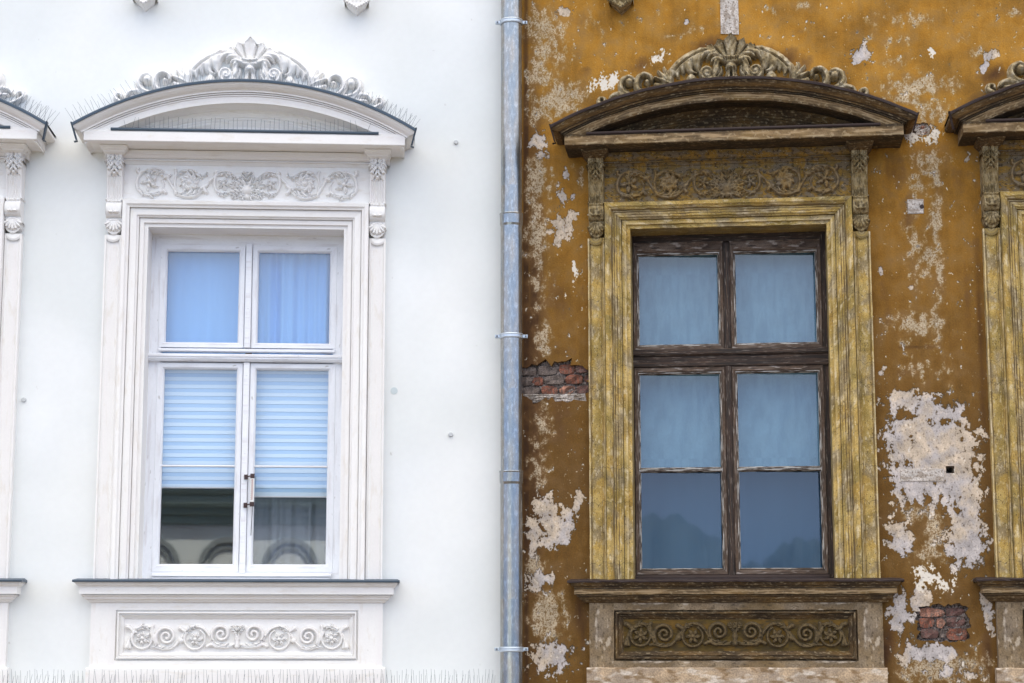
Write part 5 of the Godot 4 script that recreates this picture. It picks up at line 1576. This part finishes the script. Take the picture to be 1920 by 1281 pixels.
func spikes() -> void:
	var h: Node3D = get_node("white_house")
	var rng := RandomNumberGenerator.new()
	rng.seed = 77
	var R0 := (1.052 * 1.052 + 0.297 * 0.297) / (2.0 * 0.297)
	var vc := 3.487 - R0
	for e in [[-1.683, -1.04, 1.045, "wire bird spikes along the arched white pediment over the window with the roller blinds"], [-3.953, 0.55, 1.045, "wire bird spikes on the cut-off white pediment at the picture's left edge"]]:
		var feet := []
		var base := []
		var u: float = e[1]
		while u < e[2]:
			var v := EYE + vc + sqrt((R0 + 0.016) * (R0 + 0.016) - u * u)
			var n := 2 if u < 0.1 else 3
			for k in n:
				var side: float = -0.055 if u < -0.6 else (0.045 if u > 0.5 else 0.0)
				var lean := (k - (n - 1) * 0.5) * 0.032 + side + rng.randf_range(-0.008, 0.008)
				feet.append([Vector3(e[0] + u + rng.randf_range(-0.004, 0.004), v - 0.012, 0.30 - 0.06 * k), Vector3(lean, rng.randf_range(0.088, 0.112), rng.randf_range(-0.02, 0.03))])
			base.append(Vector3(e[0] + u, v - 0.004, 0.28))
			u += 0.030 if u > 0.3 else 0.037
		spike_strip(e[3], "", feet, base, h)
	var feet2 := []
	var u2 := -0.62
	while u2 < 0.62:
		var x := u2 + rng.randf_range(-0.004, 0.004)
		feet2.append([Vector3(-1.683 + x, EYE + 3.178, 0.27), Vector3(rng.randf_range(-0.004, 0.004), rng.randf_range(0.075, 0.1), rng.randf_range(-0.02, 0.02))])
		u2 += 0.0285
	for q in [[-0.735, -0.015, 0.03], [-0.70, 0.02, 0.05], [-0.66, 0.0, 0.05], [0.655, -0.004, 0.055], [0.70, -0.02, 0.05], [0.75, 0.03, 0.04]]:
		feet2.append([Vector3(-1.683 + q[0], EYE + 3.18, 0.29), Vector3(q[1], q[2] + 0.03, 0.01)])
	spike_strip("row of upright wire bird spikes inside the arch above the metal edge", "", feet2, [Vector3(-1.683 - 0.8, EYE + 3.182, 0.275), Vector3(-1.683 + 0.8, EYE + 3.182, 0.275)], h)
	var feet3 := []
	var u3 := -3.09
	while u3 < -0.10:
		for k in 2:
			feet3.append([Vector3(u3 + k * 0.008, EYE - 0.262, 0.105 - 0.03 * k), Vector3(rng.randf_range(-0.014, 0.014) + (0.012 if k else -0.004), rng.randf_range(0.128, 0.142) - 0.03 * k, rng.randf_range(-0.01, 0.02))])
		u3 += 0.0265
	spike_strip("long row of wire bird spikes on the ledge below the white apron", "", feet3, [Vector3(-3.1, EYE - 0.262, 0.09), Vector3(-0.1, EYE - 0.262, 0.09)], h)

func cloth(called: String, frame: Node3D, u0: float, u1: float, v0: float, v1: float, z: float, m: Material, folds: float, deep: float, seed_: int) -> MeshInstance3D:
	var st := begin()
	var n := 80 if deep > 0.001 else 6
	var f := func(t: float) -> float:
		return z + deep * (sin(t * folds * TAU + sin(t * 9.0 + seed_) * 1.3) + 0.45 * sin(t * folds * 2.7 * TAU + seed_))
	for i in n:
		var a := float(i) / n
		var b := float(i + 1) / n
		quad(st, Vector3(lerpf(u0, u1, a), EYE + v0, f.call(a)), Vector3(lerpf(u0, u1, b), EYE + v0, f.call(b)), Vector3(lerpf(u0, u1, b), EYE + v1, f.call(b)), Vector3(lerpf(u0, u1, a), EYE + v1, f.call(a)), Vector3(0, 0, 1), Vector2(a, v0), Vector2(b, v0), Vector2(b, v1), Vector2(a, v1))
	var o := put(called, st.commit(), m, self)
	o.transform = frame.transform
	return o

func window_furnishings() -> void:
	var h: Node3D = get_node("white_house")
	var g: Node3D = get_node("ochre_house")
	var c := -1.683
	var light := mat("blind_light", Color(0.82, 0.905, 0.965), 0.9)
	var mid := mat("blind_mid", Color(0.67, 0.81, 0.935), 0.9)
	for e in [[-0.53, -0.045, 1.010, "striped pale blue roller blind behind the left lower casement of the white window"], [0.050, 0.535, 0.955, "striped pale blue roller blind behind the lower casement with the thermometer"]]:
		var t := thing("roller_blind", e[3], "roller blind", Vector3.ZERO, "striped roller blinds in the white window")
		t.transform = h.transform
		var v := 1.79
		var k := 0
		while v > e[2] + 0.01:
			var v1: float = maxf(v - 0.0245, e[2])
			var st := begin()
			var z := -0.300 + (0.004 if k % 2 else 0.0)
			slab(st, Vector3(c + e[0], EYE + v1, z - 0.002), Vector3(c + e[1], EYE + v, z), 0.001)
			put("band", st.commit(), light if k % 2 else mid, t)
			v = v1
			k += 1
		var st := begin()
		rod(st, [Vector3(c + e[0], EYE + e[2], -0.302), Vector3(c + e[1], EYE + e[2], -0.302)], 0.007, 0.007, 8)
		put("bottom_rail", st.commit(), M["white_paint"], t)
		st = begin()
		rod(st, [Vector3(c + e[0], EYE + 1.80, -0.315), Vector3(c + e[1], EYE + 1.80, -0.315)], 0.018, 0.018, 10)
		put("roller", st.commit(), M["white_paint"], t)
	var net := mat("sky_tinted_net", Color(0.52, 0.73, 0.945, 1.0), 0.95)  # blue of the mirrored sky is put into the curtain colour
	var sheer := mat("sheer_curtain", Color(0.72, 0.78, 0.86, 0.34), 0.95)
	sheer.transparency = BaseMaterial3D.TRANSPARENCY_ALPHA
	tag(cloth("curtain", h, c - 0.60, c - 0.02, 1.81, 2.62, -0.36, net, 2.0, 0.004, 1), "smooth curtain, tinted blue for the mirrored sky, behind the upper left pane of the white window", "curtain")
	tag(cloth("curtain", h, c + 0.02, c + 0.60, 1.81, 2.62, -0.37, net, 3.0, 0.020, 4), "curtain hanging in folds, tinted blue for the mirrored sky, behind the upper right pane of the white window", "curtain")
	tag(cloth("curtain", h, c + 0.03, c + 0.60, 0.42, 1.80, -0.42, sheer, 3.5, 0.022, 6), "sheer grey curtain below the roller blind with the thermometer before it", "curtain")
	# thermometer on the right casement
	var th := thing("thermometer", "white window thermometer with brown brackets screwed to the right casement", "thermometer")
	th.transform = h.transform
	var tx := c + 0.058
	var st := begin()
	slab(st, Vector3(tx - 0.010, EYE + 0.905, -0.140), Vector3(tx + 0.012, EYE + 1.06, -0.132), 0.002)
	put("scale_plate", st.commit(), mat("scale_white", Color(0.9, 0.9, 0.88), 0.4), th)
	st = begin()
	rod(st, [Vector3(tx + 0.001, EYE + 0.92, -0.128), Vector3(tx + 0.001, EYE + 1.05, -0.128)], 0.003, 0.003, 8)
	put("glass_tube", st.commit(), mat("tube_red", Color(0.75, 0.62, 0.60), 0.2), th)
	st = begin()
	for k in 11:
		box(st, Vector3(tx - 0.008, EYE + 0.922 + k * 0.012, -0.1318), Vector3(tx - 0.004, EYE + 0.9235 + k * 0.012, -0.1312))
	put("scale_marks", st.commit(), M["rust_metal"], th)
	for y in [0.885, 1.062]:
		st = begin()
		slab(st, Vector3(tx - 0.012, EYE + y - 0.006, -0.144), Vector3(tx + 0.014, EYE + y + 0.022, -0.126), 0.003)
		slab(st, Vector3(tx - 0.052, EYE + y - 0.012, -0.164), Vector3(tx - 0.030, EYE + y + 0.018, -0.148), 0.003)
		rod(st, [Vector3(tx - 0.036, EYE + y + 0.004, -0.152), Vector3(tx - 0.006, EYE + y + 0.010, -0.138)], 0.004, 0.004, 6)
		put("bracket", st.commit(), mat("brown_plastic", Color(0.22, 0.13, 0.12), 0.5), th)
	st = begin()
	rod(st, [Vector3(tx + 0.004, EYE + 0.885, -0.140), Vector3(tx + 0.002, EYE + 0.83, -0.16), Vector3(tx - 0.002, EYE + 0.77, -0.175), Vector3(tx - 0.004, EYE + 0.70, -0.182)], 0.0022, 0.0018, 6)
	put("cord", st.commit(), mat("black_cord", Color(0.06, 0.06, 0.06), 0.6), th)
	# the ochre house: cloth hung close behind the panes
	var oc := 1.370
	var old_cloth := skin("old_cloth", worn(256, 512, Color(0.40, 0.545, 0.635), 0.05, [[Color(0.445, 0.59, 0.675), 151, 0.015, 1.0, 3.0, 0.55, 0.25, 4, 0.5, 0.0], [Color(0.34, 0.485, 0.58), 152, 0.03, 1.0, 4.0, 0.6, 0.2, 4, 0.5, 0.0]], 0.03), 0.8, 1.2, 0.0, 0.95)
	var added_dim_cloth := mat("added_dim_cloth", Color(0.19, 0.32, 0.42), 0.95)  # added sheet that lifts the lowest panes to a bluish mid tone
	for e in [[-0.60, -0.02, 1.86, 2.57, "faded blue cloth behind the upper left pane of the ochre window", 1], [0.02, 0.60, 1.86, 2.57, "faded blue cloth behind the upper right pane of the ochre window", 2], [-0.60, -0.02, 1.142, 1.78, "faded blue cloth behind the middle left pane of the ochre window", 3], [0.02, 0.60, 1.142, 1.78, "faded blue cloth behind the middle right pane of the ochre window", 4]]:
		tag(cloth("cloth_blind", g, oc + e[0], oc + e[1], e[2], e[3], -0.385, old_cloth, 1.2, 0.0012, e[5]), e[4], "cloth blind", "faded cloths in the ochre window")
	tag(cloth("curtain", g, oc - 0.62, oc + 0.62, 0.41, 1.20, -0.62, added_dim_cloth, 2.0, 0.012, 8), "added dim blue sheet deep behind the lowest panes of the ochre window, lends them a mid tone", "curtain")

func surroundings() -> void:
	# seen only as reflections in the panes and as the light they throw back
	var st := begin()
	quad(st, Vector3(-400, 0, -400), Vector3(400, 0, -400), Vector3(400, 0, 400), Vector3(-400, 0, 400), Vector3(0, 1, 0))
	put("street", st.commit(), mat("paving", Color(0.29, 0.24, 0.18)), self).set_meta("kind", "structure")
	st = begin()
	box(st, Vector3(-14, -0.1, 0.3), Vector3(14, 0.13, 2.2))
	put("pavement", st.commit(), mat("pavement_slabs", Color(0.50, 0.45, 0.39)), self).set_meta("kind", "structure")
	var o := thing("opposite_house", "grey house with round-arched frieze under its eaves, mirrored in the white window", "house", Vector3(-7.2, 0, 18))
	var top := EYE + 2.45
	st = begin()
	box(st, Vector3(-7, 0, 0), Vector3(7, top - 0.25, 8))
	put("wall", st.commit(), mat("grey_plaster", Color(0.87, 0.92, 0.95)), o)
	st = begin()
	run_rev(st, [Vector2(0.0, top - 0.55), Vector2(-0.10, top - 0.52), Vector2(-0.10, top - 0.42), Vector2(-0.22, top - 0.38), Vector2(-0.22, top - 0.30), Vector2(-0.42, top - 0.24), Vector2(-0.42, top - 0.12), Vector2(-0.55, top - 0.06), Vector2(-0.55, top)], -7.3, 7.1)
	put("eaves_cornice", st.commit(), mat("grey_stone", Color(0.60, 0.70, 0.71)), o)
	st = begin()
	quad(st, Vector3(-7.3, top, -0.6), Vector3(7.1, top, -0.6), Vector3(7.1, top + 0.35, 4.0), Vector3(-7.3, top + 0.35, 4.0), Vector3(0, 1, 0))
	quad(st, Vector3(-7.3, top, 8.4), Vector3(7.1, top, 8.4), Vector3(7.1, top + 0.35, 4.0), Vector3(-7.3, top + 0.35, 4.0), Vector3(0, 1, 0))
	put("roof", st.commit(), mat("green_tin", Color(0.40, 0.52, 0.51), 0.7), o)
	for k in 12:
		var cx := -6.6 + k * 1.16
		for ring in [[0.44, 0.36, -0.10], [0.30, 0.26, -0.05]]:
			st = begin()
			for i in 16:
				var a := PI * i / 16.0
				var b := PI * (i + 1) / 16.0
				var y := top - 1.18
				var p := func(t: float, r: float, z: float) -> Vector3: return Vector3(cx + cos(t) * r, y + sin(t) * r, z)
				quad(st, p.call(a, ring[0], ring[2]), p.call(b, ring[0], ring[2]), p.call(b, ring[1], ring[2]), p.call(a, ring[1], ring[2]), Vector3(0, 0, -1))
				quad(st, p.call(a, ring[1], ring[2]), p.call(b, ring[1], ring[2]), p.call(b, ring[1], 0.0), p.call(a, ring[1], 0.0), Vector3(0, -1, 0))
				quad(st, p.call(a, ring[0], ring[2]), p.call(b, ring[0], ring[2]), p.call(b, ring[0], 0.0), p.call(a, ring[0], 0.0), Vector3(0, 1, 0))
			put("arch", st.commit(), mat("arch_plaster", Color(0.56, 0.61, 0.64)), o)
	# wooded hills beyond the open end of the street, blue haze put into their colour
	st = begin()
	st.set_smooth_group(0)
	var f := FastNoiseLite.new()
	f.seed = 12
	f.frequency = 0.02
	f.fractal_octaves = 5
	for i in 240:
		for j in 14:
			var g := func(a: int, b: int) -> Vector3:
				var x := -60.0 + a * 0.75
				var z := 70.0 + b * 9.0
				var rise := smoothstep(0.0, 10.0, float(b)) * (11.5 + 8.0 * f.get_noise_1d(x * 1.4) + 5.0 * f.get_noise_1d(x * 6.0 + 40.0)) + 1.1 * f.get_noise_2d(x * 18.0, z * 12.0)
				return Vector3(x, maxf(rise, -0.5) + (EYE * 0.6 if b > 6 else 0.0), z)
			quad(st, g.call(i, j), g.call(i + 1, j), g.call(i + 1, j + 1), g.call(i, j + 1), Vector3(0, 1, -0.3))
	put("hills", st.commit(), mat("haze_blue_woods", Color(0.36, 0.47, 0.60)), self).set_meta("kind", "structure")

# a moulding along x on a wall that faces -z: profile (z, y)
func run_rev(st: SurfaceTool, prof: Array, u0: float, u1: float) -> void:
	for i in prof.size() - 1:
		var a: Vector2 = prof[i]
		var b: Vector2 = prof[i + 1]
		quad(st, Vector3(u0, a.y, a.x), Vector3(u1, a.y, a.x), Vector3(u1, b.y, b.x), Vector3(u0, b.y, b.x), Vector3(0, -0.3, -1))
